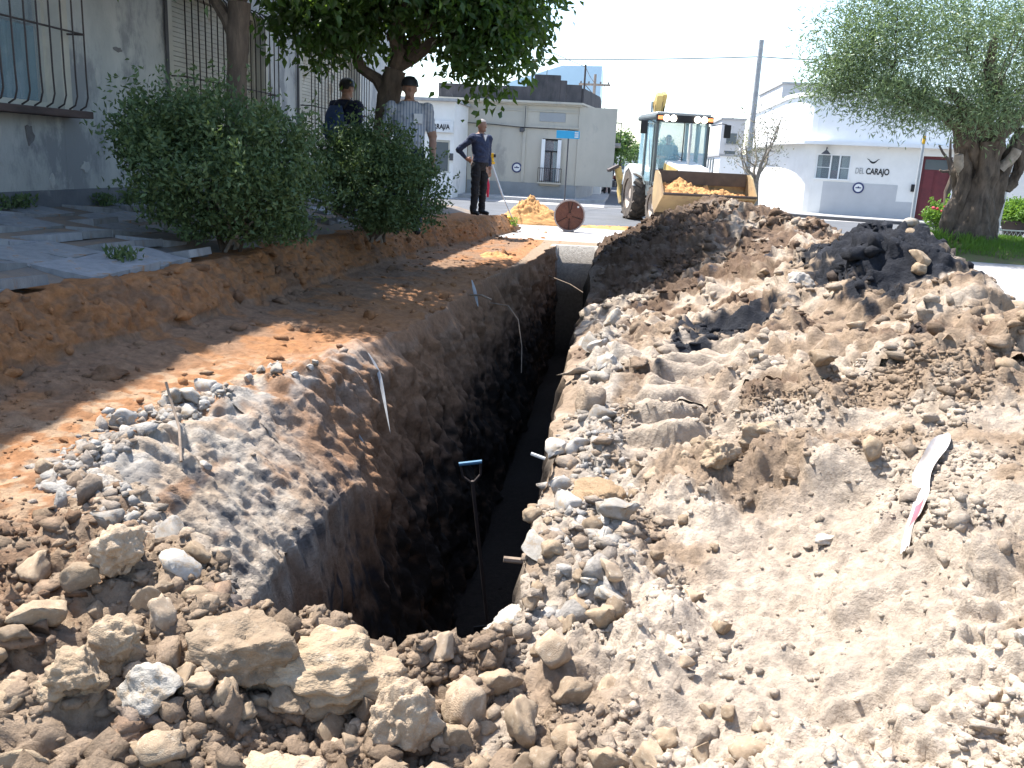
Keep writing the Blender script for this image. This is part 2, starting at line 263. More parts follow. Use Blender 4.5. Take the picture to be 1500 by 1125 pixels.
def zsurf(X, Y):
    z = tps(np.maximum(X, -2.85), Y); bt = bank_top(Y.ravel()).reshape(Y.shape)
    t = np.clip((bt + .26 - X) / .26, 0, 1); t = t ** .8
    t = t * (1 - sstep(18.9, 20.0, Y + .5 * np.sin(X * 4))); z = np.where(Y > 17.2, np.minimum(z, .0) - .03 * sstep(17.2, 17.8, Y), z)
    z = mix(z, .012, sstep(3.5, 4.3, X)) - .05 * sstep(4.72, 4.88, X)
    return mix(z, z_side(Y), t)
def lipL(Y): return np.interp(Y, [2.0, 2.25, 2.6, 3.0, 4, 5.2, 9, 13, 16.2], [-.95, -1.1, -1.5, -1.9, -1.88, -1.66, -1.47, -1.15, -1.0]) + .05 * n1(Y * 2.2, 9)
FLOOR = -1.95
def smin(x): return x
def terrain_patch(Y, seg):
    """seg: columns per profile segment; returns X, Y, Z, wallmask grids and the column index of the right lip"""
    n = len(Y); bt = bank_top(Y); lL = lipL(Y); toe = np.interp(Y, [2, 5, 16], [-.98, -.98, -.97]); fr = np.full(n, -.30); lR = -.2 + .04 * n1(Y * 2.5, 21)
    ctl = [np.full(n, -4.4), bt, bt + .24, lL, toe, fr, lR, np.full(n, seg[8]), np.full(n, 4.9)]
    Xs = []; kind = []; ts = []
    for k in range(8):
        m = seg[k]; t = np.linspace(0, 1, m, endpoint=(k == 7)); a, b = ctl[k][:, None], ctl[k + 1][:, None]
        tt = t[None, :] ** .85 if k == 3 else t[None, :]
        Xs.append(a + (b - a) * tt); kind.append(np.full(m, k)); ts.append(t)
    X = np.concatenate(Xs, 1); K = np.concatenate(kind); T = np.concatenate(ts); YY = np.repeat(Y[:, None], X.shape[1], 1)
    ze = zsurf(X, YY); zl = zsurf(lL[:, None], Y[:, None]); zr = zsurf(lR[:, None], Y[:, None])
    Z = ze.copy(); k3 = K == 3; k4 = K == 4; k5 = K == 5
    steep = np.interp(Y, [3, 4.2, 6, 10], [1.5, 1.4, 1.2, 1.05])[:, None]
    t3 = T[k3][None, :]; nb = sstep(5.4, 4.3, Y)[:, None]
    zn = np.where(t3 < .62, zl - .46 * (t3 / .62) ** 1.25, zl - .46 + (FLOOR - zl + .46) * (np.maximum(t3 - .62, 0) / .38) ** .8)
    Z[:, k3] = mix(zl + (FLOOR - zl) * t3 ** steep, zn, nb)
    Z[:, k4] = FLOOR + .05 * np.sin(YY[:, k4] * 3) + .06 * (T[k4][None, :] - .5)
    Z[:, k5] = FLOOR + (zr - FLOOR) * T[k5][None, :]
    ye = 2.12 + .10 * n1(X.ravel() * 4, 33).reshape(X.shape)
    wg = sstep(0, .28, YY - ye) * (1 - sstep(0, .12, YY - 16.2))
    inn = (K >= 3) & (K <= 5); Z = np.where(inn[None, :], mix(ze, Z, wg), ze)
    return X, YY, Z, K, T, wg, int(np.argmax(K == 6))
def grid_normals(P):
    du = np.gradient(P, axis=1); dv = np.gradient(P, axis=0); n = np.cross(du, dv); n /= (np.linalg.norm(n, axis=-1, keepdims=True) + 1e-9); return n
def tracks(X, Y):
    """wheel marks pressed into the loose earth: smooth mask and lug height"""
    sm = np.zeros_like(X); hh = np.zeros_like(X)
    for (y0, y1, xa, xb, wd, per, ph) in ((3.5, 5.7, .40, .58, .26, .25, 0), (1.75, 3.1, .42, .80, .34, .42, .1)):
        u = (Y - y0) / (y1 - y0); xc = mix(xa, xb, np.clip(u, 0, 1)); d = (X - xc + .05 * np.sin(Y * 2.1)) / wd
        m = sstep(1.15, .8, np.abs(d)) * sstep(-.05, .08, u) * sstep(1.05, .9, u)
        wv = fbm(np.stack([X * 2.3, Y * 2.3, X * 0], 1), 55, 3); q = (Y + ph + .16 * np.abs(d) * (np.sign(y0 - 2) if y0 < 3 else 0) + (.06 * d * (y0 > 3)) + .03 * np.sin(X * 9) + .09 * wv) / per; fr_ = q - np.floor(q); side = np.where(d > 0, .5, 0) * (y0 < 3); fr_ = (fr_ + side) % 1
        lug = sstep(.0, .16, fr_) * sstep(.75, .40, fr_) * (sstep(.02, .22, np.abs(d)) if y0 < 3 else 1); m = m * sstep(-.62, -.25, wv + .12); hh += m * ((.09 if y0 > 3 else .03) * lug * np.clip(.75 + .9 * np.roll(wv, 3), .25, 1.2) - .05 + .05 * np.abs(d) ** 3); sm = np.maximum(sm, m)
    return sm, hh
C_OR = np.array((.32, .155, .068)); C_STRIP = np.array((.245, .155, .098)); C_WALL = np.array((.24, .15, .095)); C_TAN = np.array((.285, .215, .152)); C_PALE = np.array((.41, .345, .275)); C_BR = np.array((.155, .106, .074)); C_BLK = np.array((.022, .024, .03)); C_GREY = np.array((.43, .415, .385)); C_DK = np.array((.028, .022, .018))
def build_patch(Y, seg, fine):
    X, YY, Z, K, T, wg, kr = terrain_patch(Y, seg)
    sh = X.shape; P = np.stack([X, YY, Z], -1); p = P.reshape(-1, 3).astype(np.float32)
    Kf = np.repeat(K[None, :], sh[0], 0).ravel(); Tf = np.repeat(T[None, :], sh[0], 0).ravel(); wgf = wg.ravel()
    x, y, z = p[:, 0], p[:, 1], p[:, 2]
    wall = ((Kf == 3) | (Kf == 5)) * wgf; wall = np.where(Kf == 3, wall * sstep(.04, .16, Tf), wall); heap = (Kf >= 6) * 1.
    big = fbm(p * 1.1, 1, 3); mid = fbm(p * 3.7, 40, 4); fin = fbm(p * 17, 80, 4)
    sm, th = tracks(x, y); sm = sm * heap
    strip = ((x < -1.3) & (Kf <= 2)) * 1.; bank = ((Kf == 1)) * 1.; pav = (Kf == 0) * 1.
    front = sstep(2.75, 2.2, y) * (Kf >= 2) * (1 - wall)
    rough = np.clip(heap * (.35 + .65 * sstep(-.35, .25, big + .25)) + front * .9, 0, 1) * (1 - np.where(y > 3.3, .93, .6) * sm) * np.where(Kf >= 6, sstep(-.22, .0, x), 1)
    s = (1. if fine else 1.7)
    f1, f2, i1 = worley(x / .17 / s + .12 * mid, y / .17 / s + z * 3, 3); g1, g2, j1 = worley(x / .065 / s + .25 * fin, y / .065 / s + z * 7, 5)
    clod1 = sstep(.0, .3, f2 - f1) * (.15 + i1 + .9 * np.sin(i1 * 91) * (f2 - .75)); clod2 = sstep(.0, .35, g2 - g1) * (.1 + j1 + .8 * np.sin(j1 * 77) * (g2 - .75))
    mid2 = fbm(p * 2.1 + 5, 45, 2) if not fine else fbm(p * 4.5 + 5, 45, 2) * .8
    wq = p + .05 * np.stack([mid, np.roll(mid, 7), fin * .5], 1); bil = 0; am = 1.; ws = (3.2 if fine else 2.6)
    for o_ in range(5 if fine else 4): bil = bil + am * np.abs(noise(wq * ws, 150 + o_)); ws *= 2.15; am *= .56
    d = rough * (.06 * mid + .085 * (1.25 if not fine else 1) * (np.minimum(bil, .75) - .35) + .05 * mid2 + .026 * s * clod1 * (mid > -.25) + .016 * s * clod2 + .013 * fin) + heap * .05 * big
    d += strip * (.020 * mid + .006 * fin + .012 * np.clip(clod2 - .35, 0, 1) * (mid > .1)) + bank * (.035 * mid + .016 * fin + .018 * clod1)
    scr = fbm(np.stack([x * 6, y * 9, z * 1.6], 1), 60, 4)
    d += wall * (1 - .6 * sstep(5.2, 4.2, y)) * (.07 * fbm(p * 2.3, 70, 3) + .065 * scr + .012 * fin + .018 * clod2)
    lipz = np.exp(-((x - lipL(y)) / .16) ** 2) * (Kf <= 3) * (Tf * (Kf == 3) < .25) * sstep(6.5, 5, y) * sstep(2.2, 2.7, y)
    d += lipz * (.045 * clod1 + .035 * mid + .015 * clod2)
    d += sm * (th * 1.25 + .008 * fin + .014 * mid)
    if fine: d += (heap * .35 + .65 * rough) * (.020 * (np.abs(noise(p * 21, 93)) - .2) + .013 * (np.abs(noise(p * 47, 94)) - .2)); d += rough * .004 * noise(p * 90, 91) + (strip + wall) * .0025 * noise(p * 60, 92)
    if not fine: d += rough * (.045 * (np.abs(noise(p * 9, 95)) - .2) + .028 * (np.abs(noise(p * 19, 96)) - .2))
    edge = sstep(4.6, 3.9, x) * sstep(17.35, 16.9, y)
    d = d * edge
    N = grid_normals(P).reshape(-1, 3); q = p + N * d[:, None]
    # ---- soil colours, with some sun and shade painted in
    c = np.empty((len(p), 3)); c[:] = C_TAN
    def lay(col, m): c[:] = c + (col - c) * np.clip(m, 0, 1)[:, None]
    v = fbm(p * 2.6, 120, 4); v2 = fbm(p * 9, 140, 3)
    lay(C_STRIP, strip); lay(C_OR, np.clip(bank + strip * sstep(.0, .35, v) * .8 + pav, 0, 1)); lay(C_BR, strip * sstep(.2, .5, -v2 + .3 * v) * .55)
    lay(C_STRIP, bank * sstep(.1, .5, v2) * .5); lay(C_BR, bank * sstep(.15, .45, -v) * .6)
    lay(C_OR * 1.15, strip * sstep(.5, .1, np.abs(x - lipL(y) + .25)) * sstep(2.5, 3.2, y) * .7)
    lay(C_PALE * np.array((1.0, .93, .80)), .6 * strip * sstep(.6, .2, np.abs(x - lipL(y) + .15)) * sstep(.0, .25, v2 + .1) * sstep(5.5, 4.5, y))
    # left wall: orange-brown near the top, darker and greyer below
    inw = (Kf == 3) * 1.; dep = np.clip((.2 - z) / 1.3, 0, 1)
    lay(np.array((.30, .172, .098)), inw); lay(np.array((.40, .32, .24)), inw * sstep(4.6, 3.4, y) * sstep(.7, .3, dep + .2 * v)); lay(C_STRIP * 1.2, inw * sstep(.1, .4, fbm(np.stack([x * 0, y * .7, z * 9], 1), 220, 3)) * sstep(.6, .3, dep)); lay(np.array((.20, .122, .078)), inw * sstep(.4, .8, dep + .2 * v)); lay(C_DK, inw * sstep(.6, 1.0, dep + .3 * v2)); lay(C_DK, ((Kf == 4) | (Kf == 5)) * wgf)  # trench shade painted near-black into the deep walls and floor
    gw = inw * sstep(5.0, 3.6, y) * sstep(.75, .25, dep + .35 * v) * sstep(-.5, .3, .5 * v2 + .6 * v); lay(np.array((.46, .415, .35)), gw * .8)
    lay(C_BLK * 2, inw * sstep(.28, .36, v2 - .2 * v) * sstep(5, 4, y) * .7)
    lay(C_GREY * np.array((.95, .92, .88)), lipz * sstep(-.4, .4, v2 + .3 * v + .1) * .75); lay(C_GREY, (y > 16.1) * (y < 16.6) * (x > -1.1) * (x < .3) * sstep(-.55, -.2, z) * .9)
    # heap
    lay(C_BR, heap * sstep(.1, .5, v + .3 * v2 + .7 * sstep(4.5, 9.5, y) - .12) * sstep(2.6, 4.5, y)); lay(C_PALE, heap * sstep(-.05, .4, -v + .5 * sstep(3.6, 2.2, y) * sstep(-.1, .3, x) - .1)); lay(C_PALE * 1.35, heap * sstep(3.2, 2.2, y + .5 * v) * sstep(-.05, .3, x) * sstep(1.15, .75, x + .3 * v)); lay(C_PALE, sm * .85)  # pale dirt; blown-out sunlight painted lighter at the near end
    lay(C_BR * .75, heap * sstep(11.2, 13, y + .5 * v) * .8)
    lay(C_BR * .6, heap * sstep(7.2, 9.0, y + .8 * v) * sstep(1.3, .7, x + .4 * v) * .85)  # shade on the heap's left flank painted as darker brown
    blk = np.exp(-(((x - 1.9) / .5) ** 2 + ((y - 6.7) / 1.15) ** 2)) + .8 * np.exp(-(((x - .85) / .3) ** 2 + ((y - 6.0) / .38) ** 2)) + .55 * np.exp(-(((x - .5) / .25) ** 2 + ((y - 5.55) / .3) ** 2))
    lay(C_BLK, heap * sstep(.30, .50, blk + .35 * v2 + .22 * v)); lay(C_BLK * 2.5, heap * sstep(.5, .62, .5 * v2 + .3 * mid + .12) * sstep(5, 7, y) * .6)
    rl = np.exp(-((x - .02 - .03 * mid) / .11) ** 2) * sstep(2.3, 2.8, y) * sstep(9, 6, y) * heap; lay(C_GREY * np.array((.95, .91, .86)), rl * sstep(-.4, .4, v2 + .15) * .8)
    lay(mix(C_TAN, C_BR, .35), front * (1 - heap) * sstep(-.2, .3, v)); lay(C_TAN * .95, front * (1 - heap) * sstep(.0, .4, -v2))
    return q, N, c, sh, kr, rough, wall, front, Kf
def grid_faces(r, cidx, base, stride):
    a = (np.arange(r - 1)[:, None] * stride + np.array(cidx[:-1])[None, :] + base); return np.stack([a, a + 1, a + 1 + stride, a + stride], -1).reshape(-1, 4)
Yn = np.exp(np.linspace(math.log(.55), math.log(4.16), 560)); Yf = np.exp(np.linspace(math.log(4.08), math.log(20.3), 450))
near = build_patch(Yn, [8, 16, 90, 130, 90, 16, 290, 90, 1.7], True); far = build_patch(Yf, [20, 34, 100, 110, 30, 14, 210, 100, 2.7], False)
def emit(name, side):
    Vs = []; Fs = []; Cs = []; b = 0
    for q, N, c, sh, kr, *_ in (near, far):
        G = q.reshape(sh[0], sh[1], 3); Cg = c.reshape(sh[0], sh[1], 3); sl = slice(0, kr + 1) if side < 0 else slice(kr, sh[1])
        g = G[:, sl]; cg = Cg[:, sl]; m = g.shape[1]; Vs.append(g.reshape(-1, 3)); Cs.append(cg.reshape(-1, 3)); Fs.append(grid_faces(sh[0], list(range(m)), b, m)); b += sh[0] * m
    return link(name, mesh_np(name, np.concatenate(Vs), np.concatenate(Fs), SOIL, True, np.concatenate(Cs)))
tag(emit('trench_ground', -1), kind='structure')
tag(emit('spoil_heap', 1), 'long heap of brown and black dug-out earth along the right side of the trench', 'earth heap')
ALLP = np.concatenate([near[0], far[0]]); ALLC = np.concatenate([near[2], far[2]])
def ground_z(x, y, top=True):
    d = (ALLP[:, 0] - x) ** 2 + (ALLP[:, 1] - y) ** 2; i = np.argpartition(d, 6)[:6]; return float(ALLP[i, 2].max())
# ---------------------------------------------------------------- loose clods: far too many to count
rng = np.random.RandomState(11)
def ico(sub):
    bm = bmesh.new(); bmesh.ops.create_icosphere(bm, subdivisions=sub, radius=1); V = np.array([v.co[:] for v in bm.verts]); F = np.array([[v.index for v in f.verts] for f in bm.faces]); bm.free(); return V, F
I1, I2, I3, I5 = ico(1), ico(2), ico(3), ico(5)
def clods(name, sets):
    Vs = []; Fs = []; Cs = []; b = 0
    for P, Rr, C, base in sets:
        bv, bf = base; n = len(P)
        sc = Rr[:, None] * rng.uniform(.55, 1.45, (n, 3)); sc[:, 2] *= .75
        if len(bv) > 20:
            var = []
            for k_ in range(16):
                W_ = bv.copy(); r_k = np.random.RandomState(k_)
                for c_k in range(4): nv_ = r_k.normal(size=3); nv_ /= np.linalg.norm(nv_); W_ = W_ - np.outer(np.maximum(0, W_ @ nv_ - r_k.uniform(.3, .75)), nv_)
                W_ = W_ * (1 + .5 * fbm(W_ * 1.4 + k_ * 3.1, 500, 3))[:, None]
                var.append(W_ * (1 + r_k.uniform(-.2, .2, (len(bv), 1))))
            V = np.array(var)[rng.randint(0, 16, n)]
        else: V = bv[None] * (1 + rng.uniform(-.5, .35, (n, len(bv), 1)))
        a = rng.uniform(0, 6.28, n); ca, sa = np.cos(a), np.sin(a); V = V * sc[:, None]
        Xr = V[..., 0] * ca[:, None] - V[..., 1] * sa[:, None]; Yr = V[..., 0] * sa[:, None] + V[..., 1] * ca[:, None]; V = np.stack([Xr, Yr, V[..., 2]], -1) + P[:, None]
        Vs.append(V.reshape(-1, 3)); Fs.append((bf[None] + (np.arange(n) * len(bv))[:, None, None]).reshape(-1, 3) + b); b += n * len(bv); Cs.append(np.repeat(C, len(bv), 0))
    return link(name, mesh_np(name, np.concatenate(Vs), np.concatenate(Fs), SOIL, False, np.concatenate(Cs)))
def pick(patch, n, wt, r0, sig, rmax, ymin=1.0):
    q, N, c, sh, kr, rough, wall, front, Kf = patch; x, y = q[:, 0], q[:, 1]
    dens = wt * y * 1.0; dens[(y < ymin) | (x > 3.2) | (x < -3.2)] = 0; idx = rng.choice(len(q), n, p=dens / dens.sum())
    r = np.clip(r0 * np.exp(rng.normal(0, sig, n)), r0 * .4, rmax); cc = c[idx] * rng.uniform(.75, 1.25, (n, 1)); P = q[idx] + N[idx] * (r * rng.uniform(-.35, .25, n))[:, None]; return P, r, cc
def wts(p, s=1.):
    q, N, c, sh, kr, rough, wall, front, Kf = p; st = ((Kf == 2) & (q[:, 0] < -1.3)) * .05 + (Kf == 1) * .1
    return rough * (1 - .7 * wall) * s * (.06 + sstep(-.05, .35, fbm(q * 2.2, 610, 3))) + st + .002
nw, fw = wts(near), wts(far)
small = [(*pick(near, 24000, nw, .0075, .55, .03), I1), (*pick(far, 7500, fw, .022, .5, .06, 4), I1)]
bigc = [(*pick(near, 420, nw, .026, .35, .05), I2), (*pick(far, 420, fw, .045, .4, .10, 4), I2)]
frm = near[7] * (near[0][:, 0] < -.15) * (1 - np.clip(near[6], 0, 1)) * (near[8] >= 2)
small.append((*pick(near, 9000, frm, .009, .5, .03), I1)); small.append((*pick(near, 3500, frm, .018, .45, .045), I1)); bigc.append((*pick(near, 650, frm, .030, .35, .06), I2))
gl = np.exp(-((near[0][:, 0] - lipL(near[0][:, 1]) + .03) / .14) ** 2) * (near[0][:, 1] > 2.4) * (near[8] == 2)
P_, r_, c_ = pick(near, 900, gl, .016, .5, .05); small.append((P_, r_, mix(np.tile(C_GREY, (len(P_), 1)), C_TAN * 1.1, rng.uniform(0, 1, (len(P_), 1))) * rng.uniform(.8, 1.1, (len(P_), 1)), I1))
gr = np.exp(-((near[0][:, 0] - .0) / .10) ** 2) * (near[0][:, 1] > 2.3) * (near[8] >= 6)
P_, r_, c_ = pick(near, 600, gr, .018, .5, .05); small.append((P_, r_, mix(np.tile(C_GREY, (len(P_), 1)), C_TAN * 1.1, rng.uniform(0, 1, (len(P_), 1))) * rng.uniform(.8, 1.1, (len(P_), 1)), I1))
tag(clods('loose_clods', small + bigc), 'loose crumbs and small clods of earth scattered over the dug ground', 'loose earth', kind='stuff')
# ---------------------------------------------------------------- rocks and broken concrete
def rock_mesh(name, seed, base, m, cuts=9, amp=.10, rnd=.72):
    r = np.random.RandomState(seed); V = base[0].copy()
    for k in range(cuts):
        n = r.normal(size=3); n /= np.linalg.norm(n); d = r.uniform(rnd - .28, rnd + .12); s = V @ n; V = V - np.outer(np.maximum(0, s - d) * .97, n)
    nn = V / (np.linalg.norm(V, axis=1)[:, None] + 1e-9); hi = len(V) > 2000
    V = V + nn * (amp * 1.5 * fbm(V * 1.5 + seed, 200 + seed, 3) + amp * .6 * fbm(V * 4 + seed, 300, 4 if hi else 3) + (0 if hi else .035) * noise(V * 11 + seed, 310))[:, None]
    if hi: V = V + nn * (.02 * fbm(V * 16 + seed, 400, 3))[:, None]
    V = V - (V.max(0) + V.min(0)) / 2; V = V / (np.abs(V).max(0) + 1e-9) * .5
    me = mesh_np(name, V, base[1], m, hi); return me
ROCKS = [(-0.58,1.91,0.355,0.194,0),(-0.83,1.87,0.319,0.176,0),(-0.61,1.57,0.273,0.173,0),(-1.27,2.10,0.151,0.136,0),(-1.11,1.79,0.156,0.140,0),(-0.96,1.69,0.137,0.106,1),(-1.13,1.66,0.178,0.116,0),(-1.28,1.64,0.116,0.096,0),(-0.69,1.81,0.146,0.068,0),(-0.27,1.88,0.128,0.128,0),(-0.12,1.83,0.114,0.127,0),(-0.38,1.75,0.164,0.171,0),(-0.28,1.59,0.122,0.100,0),(-1.11,2.13,0.118,0.072,1),(-1.46,2.37,0.088,0.067,1),(0.02,3.17,0.201,0.108,2),(-0.21,2.42,0.153,0.098,1),(-2.07,2.97,0.083,0.062,0),(-1.10,2.22,0.098,0.071,0),(-1.35,2.04,0.111,0.074,0),(-1.34,1.86,0.137,0.077,0),(-1.05,1.91,0.086,0.103,0),(-0.90,1.73,0.071,0.079,0),(-0.99,1.48,0.070,0.063,0),(-0.80,1.72,0.063,0.094,0),(-1.55,2.12,0.134,0.077,0),(-1.12,1.99,0.081,0.089,0),(-0.58,1.79,0.096,0.064,0),(-0.18,1.62,0.087,0.072,1),(-0.01,1.95,0.100,0.067,0),(-0.00,1.80,0.109,0.070,0),(0.08,2.07,0.096,0.070,0),(-0.16,2.66,0.110,0.080,1),(-0.09,2.99,0.110,0.073,1),(-0.13,3.27,0.106,0.080,1),(-0.07,2.12,0.108,0.081,0),(0.05,2.28,0.096,0.076,0),(-0.06,1.67,0.088,0.059,0),(0.17,1.66,0.087,0.065,0),(0.27,1.67,0.058,0.043,0),(0.97,1.83,0.090,0.090,1),(0.76,2.79,0.076,0.040,1),(1.31,6.30,0.192,0.115,1),(0.65,3.43,0.190,0.136,0),(0.47,3.28,0.157,0.118,0),(0.07,1.69,0.088,0.059,0),(-1.68,3.49,0.053,0.035,1),(-0.63,1.52,0.084,0.056,0),(-0.40,1.62,0.102,0.088,0),(-0.87,1.55,0.116,0.072,0),(-1.14,1.48,0.127,0.085,0),(-0.36,2.08,0.108,0.081,0),(-0.21,2.02,0.104,0.070,0)]
RL = {0: 'biggest tan boulder at the open end of the trench, with a flat face', 1: 'long tan slab of earth beside the biggest boulder', 2: 'broad crusty tan boulder in front of the biggest boulder', 3: 'rounded smooth tan boulder left of the trench end', 4: 'blocky tan boulder below the rounded smooth one', 5: 'white concrete lump among the tan boulders', 6: 'long low tan boulder beside the white concrete lump', 15: 'sandy orange block lying on the right lip of the trench', 42: 'pale stone half buried in the heap below the black earth', 40: 'bright white concrete lump on the heap slope at the trench end'}
VAR = [rock_mesh('rock_shape', 50 + i, I3, M['rock'], (6, 12)[i % 2], (.14, .08)[i % 2], (.75, .58)[i % 2]) for i in range(16)]; VARC = [rock_mesh('concrete_shape', 80 + i, I3, M['concrete'], 14, .08, .56) for i in range(8)]; VARO = [rock_mesh('block_shape', 95, I3, M['rock_orange'], 12, .08, .6)]
def put_rock(i, x, y, wd, ht, k, dp=None, label=None, group=None, hi=False, nm=None):
    r = random.Random(i * 7 + 3)
    if hi: me = rock_mesh('boulder', 20 + i, I5, M['rock' if k == 0 else 'concrete' if k == 1 else 'rock_orange'], 7 if k == 0 else 10, .17 if k == 0 else .09, .80 if k == 0 else .72)
    else: me = r.choice((VAR, VARC, VARO)[k])
    o = link(nm or ('boulder' if wd > .14 else 'rock') if k != 1 else 'concrete_chunk', me); dp = dp or wd * r.uniform(.7, .95)
    o.scale = (wd * 1.04, dp, ht * 1.12); o.rotation_euler = (r.uniform(-.25, .25), r.uniform(-.2, .2), r.uniform(-.5, .5) if hi else r.uniform(0, 6.28))
    o.location = (x, y, ground_z(x, y) + ht * (.26 if wd > .09 else .12)); tag(o, label, {0: 'rock', 1: 'concrete chunk', 2: 'earth block'}[k], group); return o
for i, (x, y, wd, ht, k) in enumerate(ROCKS):
    lab = RL.get(i); grp = None
    if lab is None: lab, grp = (('small tan rock in the rubble around the trench end', 'small tan rocks in the rubble') if k == 0 else ('grey broken concrete chunk along the lip of the trench', 'concrete chunks along the trench lip'))
    if grp and k == 0: sfx = 'left of the biggest boulder' if x < -1 else 'around the biggest boulder' if x < -.42 else 'between the biggest boulder and the spoil heap'; lab, grp = 'small tan rock in the rubble ' + sfx, 'small tan rocks ' + sfx
    elif grp: sfx = 'on the house side of the trench' if x < -.6 else 'on the spoil heap side of the trench'; lab, grp = 'grey broken concrete chunk on the lip ' + sfx, 'concrete chunks ' + sfx
    put_rock(i, x, y, wd, ht, k, None, lab, grp, hi=(i in RL or wd > .14))
rr = random.Random(77); n_ = 0
for i in range(230):
    if i < 105: x, y, k, s = rr.uniform(-1.75, -.1), rr.uniform(1.32, 2.15), 0, rr.choice((.04, .05, .05, .06, .075))
    elif i < 150: x = rr.uniform(-.18, .5); y = rr.uniform(1.5, 3.6); x -= .03 * (y - 1.5); k, s = 0, rr.choice((.04, .05, .06, .08))
    elif i < 185: y = rr.uniform(2.35, 4.9); x = float(lipL(np.array([y]))[0]) - rr.uniform(-.06, .22); k, s = 1, rr.choice((.05, .06, .08, .11))
    elif i < 215: y = rr.uniform(2.4, 6.5); x = rr.uniform(-.16, .08); k, s = 1, rr.choice((.04, .06, .09, .14))
    else: x, y, k, s = rr.uniform(.9, 2.1), rr.uniform(2.2, 8), 0, rr.choice((.08, .1, .13))
    lab, grp = {0: ('small tan rock in the rubble around the trench end', 'small tan rocks in the rubble'), 1: ('grey broken concrete chunk along the lip of the trench', 'concrete chunks along the trench lip')}[k]
    if k == 0: sfx = 'left of the biggest boulder' if x < -1 else 'around the biggest boulder' if x < -.42 else 'between the biggest boulder and the spoil heap'; lab, grp = 'small tan rock in the rubble ' + sfx, 'small tan rocks ' + sfx
    else: sfx = 'on the house side of the trench' if x < -.6 else 'on the spoil heap side of the trench'; lab, grp = 'grey broken concrete chunk on the lip ' + sfx, 'concrete chunks ' + sfx
    if i >= 215: lab, grp = 'hard brown clod lying on the slope of the spoil heap', 'clods on the spoil heap slope'
    put_rock(500 + i, x, y, s, s * rr.uniform(.55, .85), k, None, lab, grp, nm='earth_clod' if i >= 215 else None)
# ================================================================ SETTING
def sheet(name, rects, z, m):
    mb = MB()
    for (x0, y0, x1, y1) in rects: mb.add([(x0, y0, z), (x1, y0, z), (x1, y1, z), (x0, y1, z)], [(0, 1, 2, 3)])
    return tag(mb.build(name, m), kind='structure')
sheet('ground', [(-1500, -1500, 1500, .8), (-1500, .8, -4.2, 17.3), (4.7, .8, 1500, 17.3), (-1500, 17.3, 1500, 1500)], -.006, M['road'])
sheet('cross_street', [(-70, 22.2, 70, 32.2)], .004, M['asphalt']); sheet('street', [(-.4, 32.6, 5.2, 260)], .004, M['asphalt'])
# far pavements with kerbs
def pavement(name, poly, h=.12, m=None):
    mb = MB(); mb.prism(poly, -.02, h, 'z'); o = mb.build(name, m or M['kerb'], bevel=.015); return tag(o, kind='structure')
pavement('corner_pavement', [(-60, 34.2), (-2.0, 34.2), (-.5, 36.5), (-.35, 40.5), (-.35, 200), (-60, 200)])
pavement('bar_pavement', [(5.25, 200), (5.25, 37), (6.0, 34.2), (7.4, 33.2), (60, 21), (60, 200)])
kb = MB(); kb.prism([(6.0, 33.95), (11.0, 31.85), (11.0, 31.65), (5.95, 33.75)], -.02, .105, 'z'); tag(kb.build('pavement_kerb', M['darkgrey'], bevel=.01), kind='structure')
# left pavement with single slabs
def zpav(x, y): return z_side(np.array([y]))[0] + (-3.0 - x) / 2.2 * .26
mb = MB(); ys = np.linspace(.8, 20.5, 40); xs = [-5.25, -4.4, -3.6, -3.16]
vv = [(x, y, float(zpav(x, y)) - (.0 if x < -3.2 else .05)) for y in ys for x in xs]; mb.add(vv, [(i * 4 + j, i * 4 + j + 1, i * 4 + j + 5, i * 4 + j + 4) for i in range(39) for j in range(3)])
side = tag(mb.build('pavement', M['pavebase']), kind='structure')
slabs = []
for k in range(6):
    r = random.Random(k); pts = []
    for i in range(16):
        s_, t_ = divmod(i, 4); t_ /= 4; c = [(-.5, -.5), (.5, -.5), (.5, .5), (-.5, .5)]; a, b = c[s_], c[(s_ + 1) % 4]; j = .015 + .05 * (k > 3)
        pts.append((a[0] + (b[0] - a[0]) * t_ + r.uniform(-j, j) - .0, a[1] + (b[1] - a[1]) * t_ + r.uniform(-j, j)))
    slabs.append(MB().prism(pts, -.045, .012, 'z').mesh('slab', M['pave']))
r = random.Random(4); y = 3.2
while y < 18.5:
    for i in range(5):
        x = -4.98 + i * .415
        miss = (.10, .1, .12, .2, .45)[i]
        if r.random() < miss * (1.6 if y > 7.2 else .5): continue
        if i == 4 and y > 6.6: continue
        o = link('slab', r.choice(slabs if i > 2 else slabs[:4]), side); o.location = (x, y, float(zpav(x, y)) + r.uniform(.0, .012)); o.scale = (.405, .405, 1); o.rotation_euler = (r.uniform(-.02, .02) + .02, .118 + r.uniform(-.03, .03), r.choice((0, 1.5708, 3.1416)) + r.uniform(-.03, .03))
        if i >= 3: o.rotation_euler[1] += r.uniform(-.04, .06)
    y += .415
